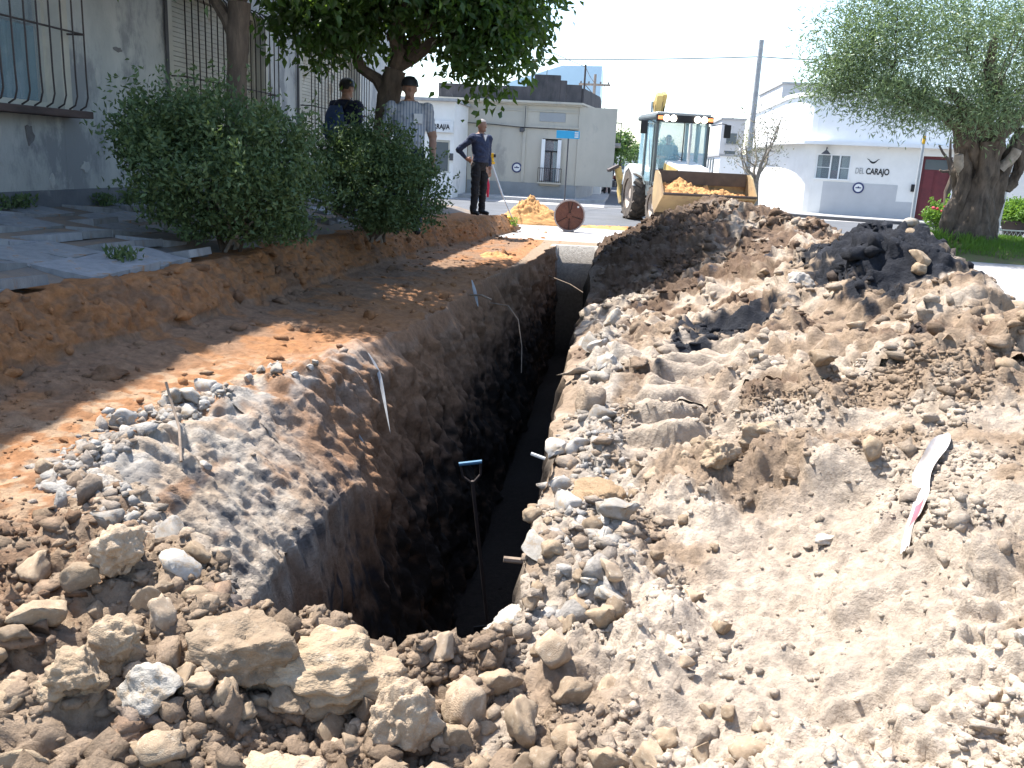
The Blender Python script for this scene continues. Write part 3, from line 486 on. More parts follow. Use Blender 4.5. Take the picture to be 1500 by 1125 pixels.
# ================================================================ LEFT HOUSE (wall plane x = -5.2, faces +x)
HZ = .55
house = thing('plaster_house', 'old grey house with peeling plaster and barred windows along the pavement', 'house', (-5.2, 12, HZ))
def hw(y, z): return y - 12, z - HZ
WIN = [(5.2, 8.15, 1.70, 3.45), (10.3, 13.05, 1.25, 3.25), (14.6, 17.9, 1.2, 3.2)]
wl = MB(); ye = [2.5] + [q for a in WIN for q in a[:2]] + [20.6]; TOP = 6.0
for i in range(0, len(ye), 2): wl.box((-.32, ye[i] - 12, -.05), (0, ye[i + 1] - 12, TOP - HZ))
for (a, b, z0, z1) in WIN: wl.box((-.32, a - 12, -.05), (-.003, b - 12, z0 - HZ)); wl.box((-.32, a - 12, z1 - HZ), (-.003, b - 12, TOP - HZ))
wl.box((-7, 2.5 - 12, -.05), (-.33, 2.8 - 12, TOP - HZ - .01)); wl.box((-7, 20.3 - 12, -.05), (-.33, 20.6 - 12, TOP - HZ - .01)); wl.box((-7.3, 2.5 - 12, -.05), (-7, 20.6 - 12, TOP - HZ - .02))
wl.build('wall', M['plaster'], house)
MB().box((-7.3, -9.55, TOP - HZ + .002), (.05, 8.65, TOP - HZ + .12)).build('roof', M['kerb'], house)
MB().box((.002, -9.5, -.06), (.03, 8.55, .42)).build('plinth', mat('dark_plinth', (.17, .18, .195), (.115, .125, .14), 2.2, .95, .4, 30, c3=(.26, .27, .27), s3=1.6, t3=.58), house)  # dark blotchy band along the foot of the wall
rr = random.Random(9)
def patch(yc, zc, w_, h_, m):
    p = []; n = 13
    for i in range(n):
        t = 6.283 * i / n; k = rr.uniform(.6, 1.1); p.append((yc - 12 + math.cos(t) * w_ * k / 2, zc - HZ + math.sin(t) * h_ * k / 2))
    MB().prism(p, -.004, .005 + rr.uniform(0, .004), 'x').build('plaster_patch', m, house)
for (a, b, w_, h_, m) in [(8.55, 2.45, .1, .3, 'flake'), (8.75, 2.05, .09, .22, 'flake'), (8.9, 1.72, .06, .2, 'flake'), (7.62, 1.45, .13, .22, 'flake_dark'), (8.45, 1.18, .17, .13, 'flake'), (9.75, 2.0, .12, .25, 'flake'), (9.85, 1.75, .1, .2, 'flake'), (7.2, 1.4, .12, .5, 'flake'), (9.3, 1.55, .08, .12, 'flake'), (7.9, 1.05, .1, .14, 'flake'), (9.15, 2.35, .18, .06, 'flake_dark'), (13.7, 2.2, .12, .4, 'flake'), (14.1, 1.7, .1, .3, 'flake')]: patch(a, b, w_, h_, M[m])
MB().tube([(.035, 10.14 - 12, .2), (.035, 10.14 - 12, 3.8)], .022, 8).build('drain_pipe', M['darkgrey'], house, True)
MB().tube([(.035, 14.4 - 12, .2), (.035, 14.4 - 12, 3.8)], .022, 8).build('drain_pipe', M['darkgrey'], house, True)
for wi, (a, b, z0, z1) in enumerate(WIN):
    a -= 12; b -= 12; z0 -= HZ; z1 -= HZ
    wn = MB(); t = .06; wn.box((-.2, a, z0), (-.12, a + t, z1)).box((-.2, b - t, z0), (-.12, b, z1)).box((-.2, a + t, z0), (-.12, b - t, z0 + t)).box((-.2, a + t, z1 - t), (-.12, b - t, z1))
    win = wn.build('window', M['cream'], house)
    MB().box((-.119, b - .008, z0 + .002), (.022, b + .12, z1)).build('jamb', M['cream'], win); MB().box((-.119, a - .12, z0 + .002), (.022, a + .008, z1)).build('jamb', M['cream'], win)
    if wi == 0:
        for k in range(1, 4): ym = a + (b - a) * k / 4; MB().box((-.19, ym - .025, z0 + t), (-.13, ym + .025, z1 - t)).build('mullion', M['cream'], win)
        def curtain(name, ya, yb, m, x0):
            n = 60; v = []
            for i in range(n + 1):
                yy = ya + (yb - ya) * i / n; xx = x0 + .025 * math.sin(i * .9) + .012 * math.sin(i * 2.3)
                for zz in (z0 + .03, z0 + .72 if 'teal' in m.name else z1 - .05): v.append((xx, yy, zz))
            MB().add(v, [(2 * i, 2 * i + 2, 2 * i + 3, 2 * i + 1) for i in range(n)]).build(name, m, win, True)
        curtain('curtain', a + .1, b - 1.02, M['curtain_pale'], -.235); curtain('curtain', b - .85, b - .03, M['curtain_teal'], -.235)
        MB().box((-.285, b - 1.4, z0 + .75), (-.275, b - .01, z1 - .1)).build('blind', M['curtain_pale'], win)
        MB().box((-.175, a + t, z0 + t), (-.17, b - t, z1 - t)).build('pane', M['glass'], win)
        MB().box((-.9, a - .2, z0 - .2), (-.85, b + .2, z1 + .2)).build('room', M['dark'], win)
        MB().box((-.1, a - .06, z0 - .07), (.24, b + .1, z0 - .004)).build('sill', M['sill'], win, bevel=.008)
    else:
        sh = MB(); z = z0 + t; n = int((z1 - z0 - .1) / .055); p = []
        for i in range(n):
            MB().box((-.185, a + t, z), (-.165, b - t, z + .049)).build('shutter_slat', M['shutter'], win); z += .055
        MB().box((-.24, a, z0), (-.21, b, z1)).build('room', M['dark'], win)
    g = MB(); zz = (2.32, 2.12, 2.1)[wi] - HZ; zz = z0 + .68 if wi == 0 else z0 + .95
    g.tube([(.19, a - .06, zz), (.19, b + .1, zz)], .009, 6); g.tube([(.0, a - .06, zz), (.19, a - .06, zz)], .009, 6); g.tube([(.0, b + .1, zz), (.19, b + .1, zz)], .009, 6)
    if wi: g.tube([(.0, a - .06, z0 + .25), (.19, a - .06, z0 + .25), (.19, b + .1, z0 + .25), (0, b + .1, z0 + .25)], .009, 6)
    grille = g.build('grille', M['iron'], house, True)
    n = int((b - a + .1) / .162)
    for i in range(n + 1):
        yy = a - .04 + (b - a + .12) * i / n
        if wi == 0: pts = [(.2, yy, z1 + .2), (.2, yy, z0 + .3), (.205, yy, z0 + .12), (.18, yy, z0 + .04), (.12, yy, z0 + .004)]
        else: pts = [(.03, yy, z1 + .02), (.1, yy, z1 + .0), (.17, yy, z1 - .07), (.2, yy, z1 - .2), (.2, yy, z0 + .1), (.12, yy, z0 + .02), (.0, yy, z0)]
        MB().tube(pts, .0085, 6).build('bar', M['iron'], grille, True)
# ================================================================ BEIGE CORNER BUILDING
be = thing('corner_building', 'single-storey beige corner building with a black mouldy stepped parapet', 'building', (-1.66, 36, 0))
def bx(X): return X + 1.66
b = MB(); FW = -7.2
fo = [(bx(-6.6), bx(-5.98), 0, 2.15), (bx(-3.02), bx(-2.28), .72, 2.36)]
b.box((bx(FW), 0, 0), (fo[0][0], .25, 3.6)).box((fo[0][1], 0, 0), (fo[1][0], .25, 3.6)).box((fo[1][1], 0, 0), (0, .25, 3.6)).box((fo[0][0], .003, 2.15), (fo[0][1], .25, 3.6)).box((fo[1][0], .003, 0), (fo[1][1], .25, .72)).box((fo[1][0], .003, 2.36), (fo[1][1], .25, 3.6))
b.prism([(bx(FW), .26), (0, .26), (.005, .03), (.55, 4.0), (.55, 7), (bx(FW), 7)], 0, 3.595, 'z')
b.build('wall', M['beige'], be)
d = MB(); d.box((bx(-5.95), -.03, 0), (bx(-3.05), -.001, .64)).box((bx(-2.25), -.03, 0), (0.02, -.001, .62)).box((bx(-3.05), -.03, 0), (bx(-2.25), -.001, .55)); d.build('dado', M['dado'], be)
dk = MB(); dk.prism([(.022, -.02), (.052, -.02), (.60, 4.02), (.57, 4.05)], 0, .62, 'z').build('dado', M['dado'], be)
def band(name, z0, z1, o, m):
    MB().prism([(bx(FW), -o), (o * .6, -o), (.55 + o, 4.0), (.55 + o, 7), (.55, 7), (.55, 4.0), (0, -.0015), (bx(FW), -.0015)], z0, z1, 'z').build(name, m, be)
band('string_course', 2.76, 2.83, .06, M['beige']); band('frieze', 3.36, 3.40, .04, M['beige']); band('cornice', 3.60, 3.66, .14, M['beige']); band('cornice', 3.66, 3.74, .24, M['beige'])
p = MB(); zt = 4.26; p.box((bx(FW), -.1, 3.742), (bx(-3.75), .15, zt)).box((bx(-3.75), -.12, 3.742), (bx(-3.45), .17, zt + .16)).box((bx(-3.45), -.14, 3.742), (bx(-2.45), .19, 4.72)).box((bx(-2.45), -.12, 3.742), (bx(-2.2), .17, zt + .28)).box((bx(-2.2), -.1, 3.742), (.05, .15, zt + .14))
p.prism([(.052, -.05), (.15, -.1), (.68, 3.9), (.68, 7), (.55, 7), (.55, 3.9)], 3.743, zt + .02, 'z'); p.build('parapet', M['parapet'], be)
MB().box((bx(-3.18), -.025, 3.0), (bx(-2.17), -.001, 3.335)).build('plaque', M['plaque'], be)
MB().box((bx(-3.80), -.05, .65), (bx(-3.68), -.001, 3.595)).build('pilaster', M['beige'], be)
MB().box((bx(-.0) - .18, -.04, .63), (.012, -.001, 3.595)).build('pilaster', M['beige'], be)
dr = MB().box((fo[0][0], .08, 0), (fo[0][1], .13, 2.15)).build('door', M['redbrown'], be); MB().box((fo[0][0] + .08, .06, .25), (fo[0][1] - .08, .079, .95)).build('door_panel', M['redbrown'], dr); MB().box((fo[0][0] + .08, .06, 1.1), (fo[0][1] - .08, .079, 1.95)).build('door_panel', M['redbrown'], dr)
x0, x1, z0, z1 = fo[1]; wn = MB().box((x0, .06, z0), (x0 + .05, .14, z1)).box((x1 - .05, .06, z0), (x1, .14, z1)).box((x0 + .05, .06, z1 - .06), (x1 - .05, .14, z1)).box((x0 + .05, .07, z1 - .5), (x1 - .05, .13, z1 - .45)).box(((x0 + x1) / 2 - .025, .07, z0), ((x0 + x1) / 2 + .025, .13, z1 - .5)).build('window', M['black'], be)
MB().box((x0 + .05, .1, z0), (x1 - .05, .105, z1)).build('pane', M['glass'], wn); MB().box((x0 + .05, .2, z0), (x1 - .3, .21, z1)).build('curtain', mat('rose_curtain', (.42, .22, .2), None, 5, .9), wn); MB().box((x1 - .3, .2, z0), (x1 - .05, .21, z1)).build('curtain', M['curtain_pale'], wn)
for s, xa in ((1, x0 - .02), (-1, x1 - .12)): MB().box((xa, -.14, z0 + .03), (xa + .14, -.1, z1 - .03), (0, 0, s * .35)).build('shutter', M['white'], wn)
MB().box((x0 - .1, -.3, z0 - .08), (x1 + .1, -.032, z0 - .02)).build('balcony_slab', M['beige'], be); rail = MB().box((x0 - .1, -.3, z0 + .5), (x1 + .1, -.27, z0 + .53)).build('balcony_rail', M['iron'], be)
for i in range(12): xx = x0 - .09 + (x1 - x0 + .18) * i / 11; MB().box((xx - .01, -.295, z0 - .02), (xx + .01, -.275, z0 + .5)).build('baluster', M['iron'], rail)
def emblem(parent, x, y, z, r, ry=0):
    e = MB().lathe([(0, 0), (r, 0), (r, .02), (0, .02)], 28, (x, y - .022, z), 'y').build('emblem', M['navy'], parent, True)
    MB().lathe([(0, 0), (r * .72, 0), (r * .72, .006), (0, .006)], 24, (x, y - .03, z), 'y').build('emblem_field', M['paper'], e, True)
    MB().prism([(x - r * .5, z - r * .08), (x + r * .5, z - r * .08), (x + r * .5, z + r * .12), (x + r * .2, z + r * .1), (x, z + r * .3), (x - r * .2, z + r * .1), (x - r * .5, z + r * .12)], y - .036, y - .031, 'y').build('emblem_mark', M['navy'], e)
emblem(be, bx(-3.98), 0, 1.2, .2)
MB().box((bx(-3.93), -.16, 2.56), (bx(-3.77), -.06, 2.72)).build('wall_lamp', M['darkgrey'], be, bevel=.02)
MB().tube([(bx(-3.74), -.075, 2.6), (bx(-3.74), -.075, 3.55)], .012, 6).build('conduit', M['darkgrey'], be)
MB().tube([(bx(-6.9), -.08, 2.83), (bx(-5), -.08, 2.80), (bx(-3.8), -.08, 2.74), (bx(-2.2), -.08, 2.73), (.0, -.08, 2.70)], .014, 6).build('cable', M['wire'], be)
ac = MB().box((.42, 2.6, 1.95), (.80, 3.2, 2.5)).build('air_conditioner', M['lightgrey'], be, bevel=.02); MB().box((.45, 2.59, 2.0), (.75, 2.599, 2.45)).build('fan_grille', M['black'], ac)
for (yy, za, zb) in ((1.0, 1.0, 2.5), (2.2, 1.0, 2.5)):
    q = .005 + yy * .137; sw = MB().box((q - .02, yy - .35, za - .3), (q + .06, yy + .35, zb), (0, 0, -.176)).build('side_window', M['farglass'], be); MB().box((q + .05, yy - .4, za - .36), (q + .1, yy + .4, za - .3), (0, 0, -.176)).build('window_sill', M['beige'], sw)
for k in range(2): MB().tube([(bx(-4.6 + k * 2.2) - .6, .02, 4.2), (bx(-4.6 + k * 2.2) - .6, .02, 5.0)], .012, 6).build('roof_rod', M['iron'], be)
# shop with a sign, left of the beige building
sp = thing('locksmith_shop', 'narrow white shop front with a lettered sign beside the beige building', 'shop', (-6.5, 33, 0))
s = MB().box((-2.6, 0, 0), (-.35, 3, 3.4)).box((.36, 0, 0), (.5, 3, 3.4)).box((-.35, .003, 0), (.36, 2.9, .9)).box((-.35, .003, 2.05), (.36, 2.9, 3.4)).build('wall', M['offwhite'], sp)
w1 = MB().box((-.35, .04, .9), (.36, .1, .96)).box((-.35, .04, 1.98), (.36, .1, 2.05)).box((-.35, .04, .96), (-.29, .1, 1.98)).box((.3, .04, .96), (.36, .1, 1.98)).build('window', M['cream'], sp); MB().box((-.29, .06, .96), (.3, .07, 1.98)).build('pane', M['farglass'], w1)
sg = MB().box((-.62, -.12, 2.32), (.48, -.03, 2.74)).build('sign_board', M['paper'], sp, bevel=.01); text_mesh('lettering', "CERRAJ/A", .24, M['ink'], sg, (-.07, -.125, 2.44), ext=.004, sx=.82, bold=.008)
MB().box((.38, -.13, 1.35), (.5, -.002, 1.6)).build('meter_box', M['darkgrey'], sp)
MB().box((-2.7, -.25, 3.402), (.6, 3.05, 3.5)).build('roof', M['kerb'], sp)
# ---------------------------------------------------------------- plain street houses
def plain(name, label, loc, rz, W, D, H, wall_m, wins, roof_m=None, group=None, doors=(), par=.35):
    t = thing(name, label, 'building', loc, rz, group); MB().box((0, 0, 0), (W, D, H)).build('wall', wall_m, t)
    c = MB(); c.box((-.08, -.08, H + .002), (W + .08, D + .08, H + .12)); c.build('cornice', roof_m or M['kerb'], t)
    for (x, z, a, h, f) in wins:
        if f == 's': w_ = MB().box((-.03, x, z), (.05, x + a, z + h)).build('window', M['farglass'], t); MB().box((-.07, x - .08, z - .1), (-.031, x + a + .08, z - .02)).build('window_sill', M['kerb'], w_)
        else: w_ = MB().box((x, -.03, z), (x + a, .05, z + h)).build('window', M['farglass'], t); MB().box((x - .08, -.07, z - .1), (x + a + .08, -.031, z - .02)).build('window_sill', M['kerb'], w_)
    for (x, a, h, m) in doors: MB().box((x, -.03, 0), (x + a, .05, h)).build('door', m, t)
    return t
bal = thing('balcony_house', 'two-storey white and pink house with an iron railed balcony', 'building', (-.75, 43.2, 0))
MB().box((-6, 0, .12), (0, 4, 3.9)).build('wall', M['white'], bal); MB().box((-6, 4.002, .12), (.28, 11, 3.0)).build('wall', M['pink'], bal)
for (yy, h, xo) in ((1, 2.2, 0), (5, 2.2, .28), (7.5, 2.2, .28)): MB().box((xo - .06, yy, .12), (xo + .01, yy + 1, h)).build('door', M['offwhite'], bal)
MB().box((.0, .1, 2.38), (.8, 5.2, 2.5)).build('balcony_floor', M['kerb'], bal)
rl = MB().box((.74, .12, 3.38), (.78, 5.18, 3.43)).box((0, .12, 3.38), (.74, .16, 3.43)).build('balcony_rail', M['iron'], bal)
for i in range(22): MB().box((.745, .14 + i * .238, 2.5), (.775, .17 + i * .238, 3.38)).build('baluster', M['iron'], rl)
for i in range(4): MB().box((.12 + i * .17, .125, 2.5), (.145 + i * .17, .155, 3.38)).build('baluster', M['iron'], rl)
tw = thing('glass_tower', 'pale blue high-rise rising behind the beige corner building', 'building', (-14, 112, 0))
MB().prism([(0, 0), (11.2, 0), (11.2, 12.9), (6.5, 12.8), (0, 10.6)], 0, 12, 'y').build('wall', M['tower'], tw)
for i in range(12): MB().box((0, -.05, 1 + i * .98), (11.2, -.003, 1.06 + i * .98)).build('floor_band', M['towerline'], tw) if i < 10 else None
plain('street_house', 'grey flat-roofed house beyond the balcony house', (-7.2, 58, 0), 0, 6.3, 22, 4.6, M['lightgrey'], [], par=0); plain('street_house', 'pale house far down the left side of the street', (-7.6, 84, 0), 0, 6.5, 40, 4.2, M['offwhite'], [(1, 1, 1, 1.4, 'f')])
plain('street_house', 'white low house behind the bare tree', (5.6, 52, 0), 0, 6, 9, 2.3, M['white'], [(3 + i * 1.5, 1, .8, 1.2, 's') for i in range(3)])
plain('apartment_block', 'grey narrow block rising behind the bare tree', (7.0, 66, 0), 0, 1.6, 8, 5.0, M['lightgrey'], [(.4, 1 + i * 1.2, .7, .7, 'f') for i in range(3)])
plain('apartment_block', 'tall pale block behind the white bar', (9.2, 56, 0), 0, 4.5, 9, 6.6, M['lightgrey'], [(.5, 2 + i * 1.6, .8, .9, 'f') for i in range(3)])
plain('street_house', 'low brick-coloured house at the far right side of the street', (5.6, 84, 0), 0, 6, 30, 2.8, M['pink'], [(2 + i * 3, .9, 1, 1.3, 's') for i in range(4)])
plain('street_house', 'off-white house at the end of the long street', (-8, 178, 0), 0, 25, 12, 4.5, M['offwhite'], [(2 + i * 3, 1, 1.2, 1.6, 'f') for i in range(7)])
# ================================================================ WHITE BAR (curved corner)
bar = thing('white_bar', 'white bar with a rounded corner, a grey painted dado and a curved ledge', 'building', (7.35, 35.4, 0), math.atan2(-.334, .942))
ip = []   # footprint outline in local coordinates (front along +x, faces -y)
for (X, Y) in [(6.75, 50), (6.55, 39.5)]:
    dx, dy = X - 7.35, Y - 35.4; ip.append((dx * .942 - dy * .334, dx * .334 + dy * .942))
a0 = ip[-1]; arc = []
for i in range(1, 10): t = i / 10; arc.append(((1 - t) ** 2 * a0[0] + 2 * (1 - t) * t * (-1.05) + t * t * (-.1), (1 - t) ** 2 * a0[1] + 2 * (1 - t) * t * (.05) + 0))
outline = ip + arc + [(-.1, 0)]
def offs(pl, o):
    out = []
    for i, (x, y) in enumerate(pl):
        a = pl[max(i - 1, 0)]; c = pl[min(i + 1, len(pl) - 1)]; dx, dy = c[0] - a[0], c[1] - a[1]; l = math.hypot(dx, dy); out.append((x + dy / l * o, y - dx / l * o))
    return out
def ribbon(pl, o0, o1, z0, z1):
    A = offs(pl, o0); B = offs(pl, o1); n = len(pl); v = [(x, y, z) for (x, y) in A for z in (z0, z1)] + [(x, y, z) for (x, y) in B for z in (z0, z1)]
    f = []
    for i in range(n - 1): a = 2 * i; c = 2 * n + 2 * i; f += [(a, a + 1, a + 3, a + 2), (c, c + 2, c + 3, c + 1), (a + 1, c + 1, c + 3, a + 3), (a, a + 2, c + 2, c)]
    f += [(0, 2 * n, 2 * n + 1, 1), (2 * n - 2, 2 * n - 1, 4 * n - 1, 4 * n - 2)]
    return MB().add(v, f)
wb = ribbon(outline, 0, -.3, 0, 2.62)
for (x0, x1, z0, z1) in ((-.1, .0, 0, 2.62), (1.24, 3.66, 0, 2.62), (4.6, 9, 0, 2.62), (0, 1.24, 0, 1.36), (0, 1.24, 2.3, 2.62), (3.66, 4.6, 2.36, 2.62)): wb.box((x0 + .001, .0, z0), (x1 - .001, .3, z1))
wb.build('wall', M['offwhite'], bar)
ribbon(outline + [(4.8, 0), (9, 0)], .42, -.2, 2.622, 2.74).build('ledge', M['white'], bar); ribbon(outline + [(4.8, 0), (9, 0)], .02, -.25, 2.741, 4.35).build('upper_wall', M['white'], bar); ribbon(outline + [(4.8, 0), (9, 0)], .10, -.3, 4.352, 4.5).build('parapet_cap', M['white'], bar)
MB().prism([(-1, 1.2), (9, .3), (9, 8), (0, 14)], 4.2, 4.3, 'z').build('roof', M['kerb'], bar)
MB().box((.35, -.012, .02), (2.95, -.001, 1.3)).build('dado', M['lightgrey'], bar); MB().box((2.951, -.012, .02), (3.62, -.001, .72)).build('dado', M['lightgrey'], bar)
wn = MB().box((-.02, -.04, 1.36), (1.26, .12, 1.41)).box((0, .03, 2.25), (1.24, .1, 2.3)).box((0, .03, 1.41), (.05, .1, 2.25)).box((1.19, .03, 1.41), (1.24, .1, 2.25)).box((.5, .03, 1.41), (.55, .1, 2.25)).box((.82, .03, 1.41), (.87, .1, 2.25)).build('window', M['white'], bar)
MB().box((.05, .07, 1.41), (1.19, .075, 2.25)).build('pane', M['glass'], wn); MB().box((.55, .26, 1.41), (.82, .27, 1.72)).build('curtain', M['red'], wn); MB().box((0, .5, 1.3), (1.24, .52, 2.3)).build('room', M['darkgrey'], wn); MB().box((.9, .2, 1.41), (1.19, .21, 2.25)).build('curtain', M['curtain_pale'], wn); MB().box((.05, .2, 1.41), (.2, .21, 2.25)).build('curtain', M['curtain_pale'], wn)
MB().box((.87, .05, 1.8), (1.19, .06, 1.82)).build('glazing_bar', M['white'], wn); MB().box((.05, .05, 1.8), (.5, .06, 1.82)).build('glazing_bar', M['white'], wn)
lm = MB().tube([(.35, -.02, 2.5), (.35, -.2, 2.52), (.35, -.25, 2.4)], .02, 6).lathe([(.03, 2.42), (.16, 2.3), (.16, 2.28), (0, 2.28)], 14, (.35, -.25, 0)).build('wall_lamp', M['darkgrey'], bar)
text_mesh('lettering', 'DEL', .30, M['greyink'], bar, (1.585, -.012, 1.64), ext=.004, sx=.62); text_mesh('lettering', 'CARAJO', .30, M['ink'], bar, (2.20, -.012, 1.64), ext=.004, sx=.72, bold=.008)
bird = [(1.78, 2.16), (1.86, 2.14), (1.92, 2.08), (2.0, 2.05), (2.08, 2.08), (2.14, 2.14), (2.22, 2.16), (2.14, 2.10), (2.09, 2.03), (2.03, 1.99), (1.97, 1.99), (1.91, 2.03), (1.86, 2.10)]
MB().prism([(2 + (x - 2) * 1.05, z + .03) for x, z in bird], -.012, -.001, 'y').build('bird_logo', M['ink'], bar)
emblem(bar, 1.62, -.012, 1.13, .2)
MB().box((3.4, -.09, 1.1), (3.52, -.002, 1.36)).build('meter_box', M['black'], bar, bevel=.01)
dr = MB().box((3.66, .1, .02), (4.6, .15, 2.36)).build('door', M['red'], bar); MB().box((3.76, .08, .3), (4.08, .099, 2.1)).build('door_panel', M['red'], dr); MB().box((4.16, .08, .3), (4.5, .099, 2.1)).build('door_panel', M['red'], dr); MB().box((3.74, .07, 1.9), (4.5, .09, 2.25)).build('transom_pane', M['farglass'], dr)
for (x, y, w_, h_) in ((-1.35, 4.6, .6, 2.1),): MB().box((-1.4, 5.2, .1), (-1.2, 5.9, 2.1)).build('side_door', M['lightgrey'], bar)
# building at the far right edge
rb = thing('grey_workshop', 'low light grey building with a dark lettered strip beyond the olive tree', 'building', (14.2, 31.6, 0), -.36)
MB().box((0, 0, 0), (7, 6, 2.45)).build('wall', M['lightgrey'], rb); MB().box((-.02, -.12, 2.3), (7, -.002, 2.46)).build('sign_strip', M['darkgrey'], rb); MB().box((1.0, -.04, .1), (1.9, -.001, 1.9)).build('door', M['plaque'], rb); MB().box((-.1, -.1, 2.47), (7.1, 6, 2.6)).build('roof', M['kerb'], rb)
MB().box((0, 5, 2.61), (7, 5.3, 5.2)).build('upper_wall', M['green'], rb)
# ================================================================ VEGETATION
def leaf_mesh(name, P, D, size, asp, m, seed, fold=.25, var=.35):
    r = np.random.RandomState(seed); n = len(P); D = D / (np.linalg.norm(D, axis=1)[:, None] + 1e-9); A = r.normal(size=(n, 3)); S = np.cross(D, A); S /= (np.linalg.norm(S, axis=1)[:, None] + 1e-9); U = np.cross(S, D)
    L = (size * r.uniform(1 - var, 1 + var, n))[:, None]; W = L * asp
    V = np.stack([P, P + D * L * .45 + S * W * .5 + U * W * fold, P + D * L - U * L * .12, P + D * L * .45 - S * W * .5 + U * W * fold], 1).reshape(-1, 3)
    b = np.arange(n)[:, None] * 4; F = np.concatenate([b + np.array([[0, 1, 2]]), b + np.array([[0, 2, 3]])]); c = np.repeat(np.clip(r.normal(.4, .28, n), 0, 1), 4)[:, None] * np.ones((1, 3))
    return mesh_np(name, V, F, m, False, c)
def cluster_pts(ell, ncl, m, spread, seed, shell=2.6, gap=.0, gs=2.2):
    r = np.random.RandomState(seed); vol = np.array([e[1][0] * e[1][1] * e[1][2] for e in ell]) ** .62; idx = r.choice(len(ell), ncl * 2, p=vol / vol.sum())
    C = np.array([e[0] for e in ell])[idx]; RR = np.array([e[1] for e in ell])[idx]; d = r.normal(size=(ncl * 2, 3)); d /= np.linalg.norm(d, axis=1)[:, None]; u = r.uniform(0, 1, ncl * 2) ** (1 / shell)
    Q = C + d * RR * u[:, None]; keep = noise(Q * gs, seed) > gap - .25; Q = Q[keep][:ncl]; dq = d[keep][:ncl]
    P = np.repeat(Q, m, 0) + r.normal(0, spread, (len(Q) * m, 3)); return Q, P, np.repeat(dq, m, 0), r
def wob(a, b, n, amp, seed, sag=0):
    r = random.Random(seed); a, b = Vector(a), Vector(b); out = []
    for i in range(n + 1):
        t = i / n; p = a.lerp(b, t); k = amp * math.sin(math.pi * t); out.append(p + Vector((r.uniform(-k, k), r.uniform(-k, k), r.uniform(-k, k) + sag * math.sin(math.pi * t))))
    return out
def gnarl_tube(name, pts, rad, nn, m, parent, seed, gn):
    n = 12 * (len(pts) - 1) if nn > 10 else 8; P = np.array(pts, float); ts = np.linspace(0, len(P) - 1, n + 1); q = []; k = np.arange(len(P))
    for j in range(3): c = np.interp(ts, k, P[:, j]); q.append(np.convolve(np.pad(c, 4, 'edge'), np.ones(9) / 9, 'valid') if n > 20 else c)
    rr2 = np.interp(ts, k, rad); q = np.array(q).T; q[0] = P[0]; mb = MB().tube([tuple(x) for x in q], list(rr2), nn); me = mb.mesh(name, m, True); V = np.array([v.co[:] for v in me.vertices])
    cen = np.stack([np.interp(V[:, 2], q[:, 2], q[:, 0]), np.interp(V[:, 2], q[:, 2], q[:, 1])], 1); D = V[:, :2] - cen; L = np.linalg.norm(D, axis=1)[:, None] + 1e-6; fr = 1.1 / max(rad)
    nz = fbm(V * np.array([fr, fr, fr * .28]) + seed, 5, 4) * .9 + .8 * (.35 - np.abs(noise(V * np.array([fr * 2.2, fr * 2.2, fr * .5]) + seed, 15)))
    V[:, :2] += D / L * (gn * np.minimum(L, max(rad)) * nz[:, None] * 2); me.vertices.foreach_set('co', V.astype(np.float32).ravel()); me.update(); return link(name, me, parent)
def tree(name, label, loc, trunk, tr, limbs, ell, ncl, m, spread, lsize, asp, lm, bm_, seed, droop=.6, outw=.5, shell=2.6, gap=0, group=None, nn=16, gn=.12):
    t = thing(name, label, 'tree', loc, 0, group)
    gnarl_tube('trunk', trunk, tr, nn, bm_, t, seed, gn)
    Q, P, dq, r = cluster_pts(ell, ncl, m, spread, seed, shell, gap)
    for i, (k, rad) in enumerate(limbs):
        a = Vector(trunk[k]); b = Vector(Q[r.randint(len(Q))] if rad is None else rad); MB().tube(wob(a, b, 6, .12, seed + i, .1), [tr[-1] * .62 * (1 - .8 * j / 6) + .006 for j in range(7)], 7).build('limb', bm_, t, True)
    tw = MB(); b0 = Vector(trunk[-1])
    for i in range(0, len(Q), max(1, len(Q) // 70)):
        e = ell[int(np.argmin([np.linalg.norm(Q[i] - np.array(x[0])) for x in ell]))]; tw.tube(wob(b0.lerp(Vector(e[0]), .8), Q[i], 4, .06, i), [.014, .012, .009, .007, .004], 4, False)
    tag(tw.build('twigs', bm_, t), kind='stuff')
    D = r.normal(size=P.shape) * .8 + dq * outw + np.array([0, 0, -droop]); tag(link('crown', leaf_mesh('crown', P, D, lsize, asp, lm, seed), t), kind='stuff'); return t
tree('orange_tree', 'citrus tree with a straight bare trunk behind the larger shrub', (-3.62, 8.4, .62), [(0, 0, -.1), (.01, 0, .5), (-.01, .02, 1.2), (.03, 0, 1.75), (.06, 0, 2.15)], [.11, .095, .09, .095, .1], [(3, (-.7, .3, 3.0)), (4, (.9, .1, 3.1)), (4, (.1, -.8, 3.2)), (4, (.2, .8, 3.3))],
     [((.25, .1, 3.25), (1.65, 1.5, .95)), ((1.0, -.1, 2.95), (.85, .8, .6)), ((-.9, .2, 3.2), (.9, 1.0, .7)), ((-.3, .2, 3.8), (1.2, 1.3, .8))], 640, 30, .15, .105, .5, M['citrus'], M['bark'], 31)
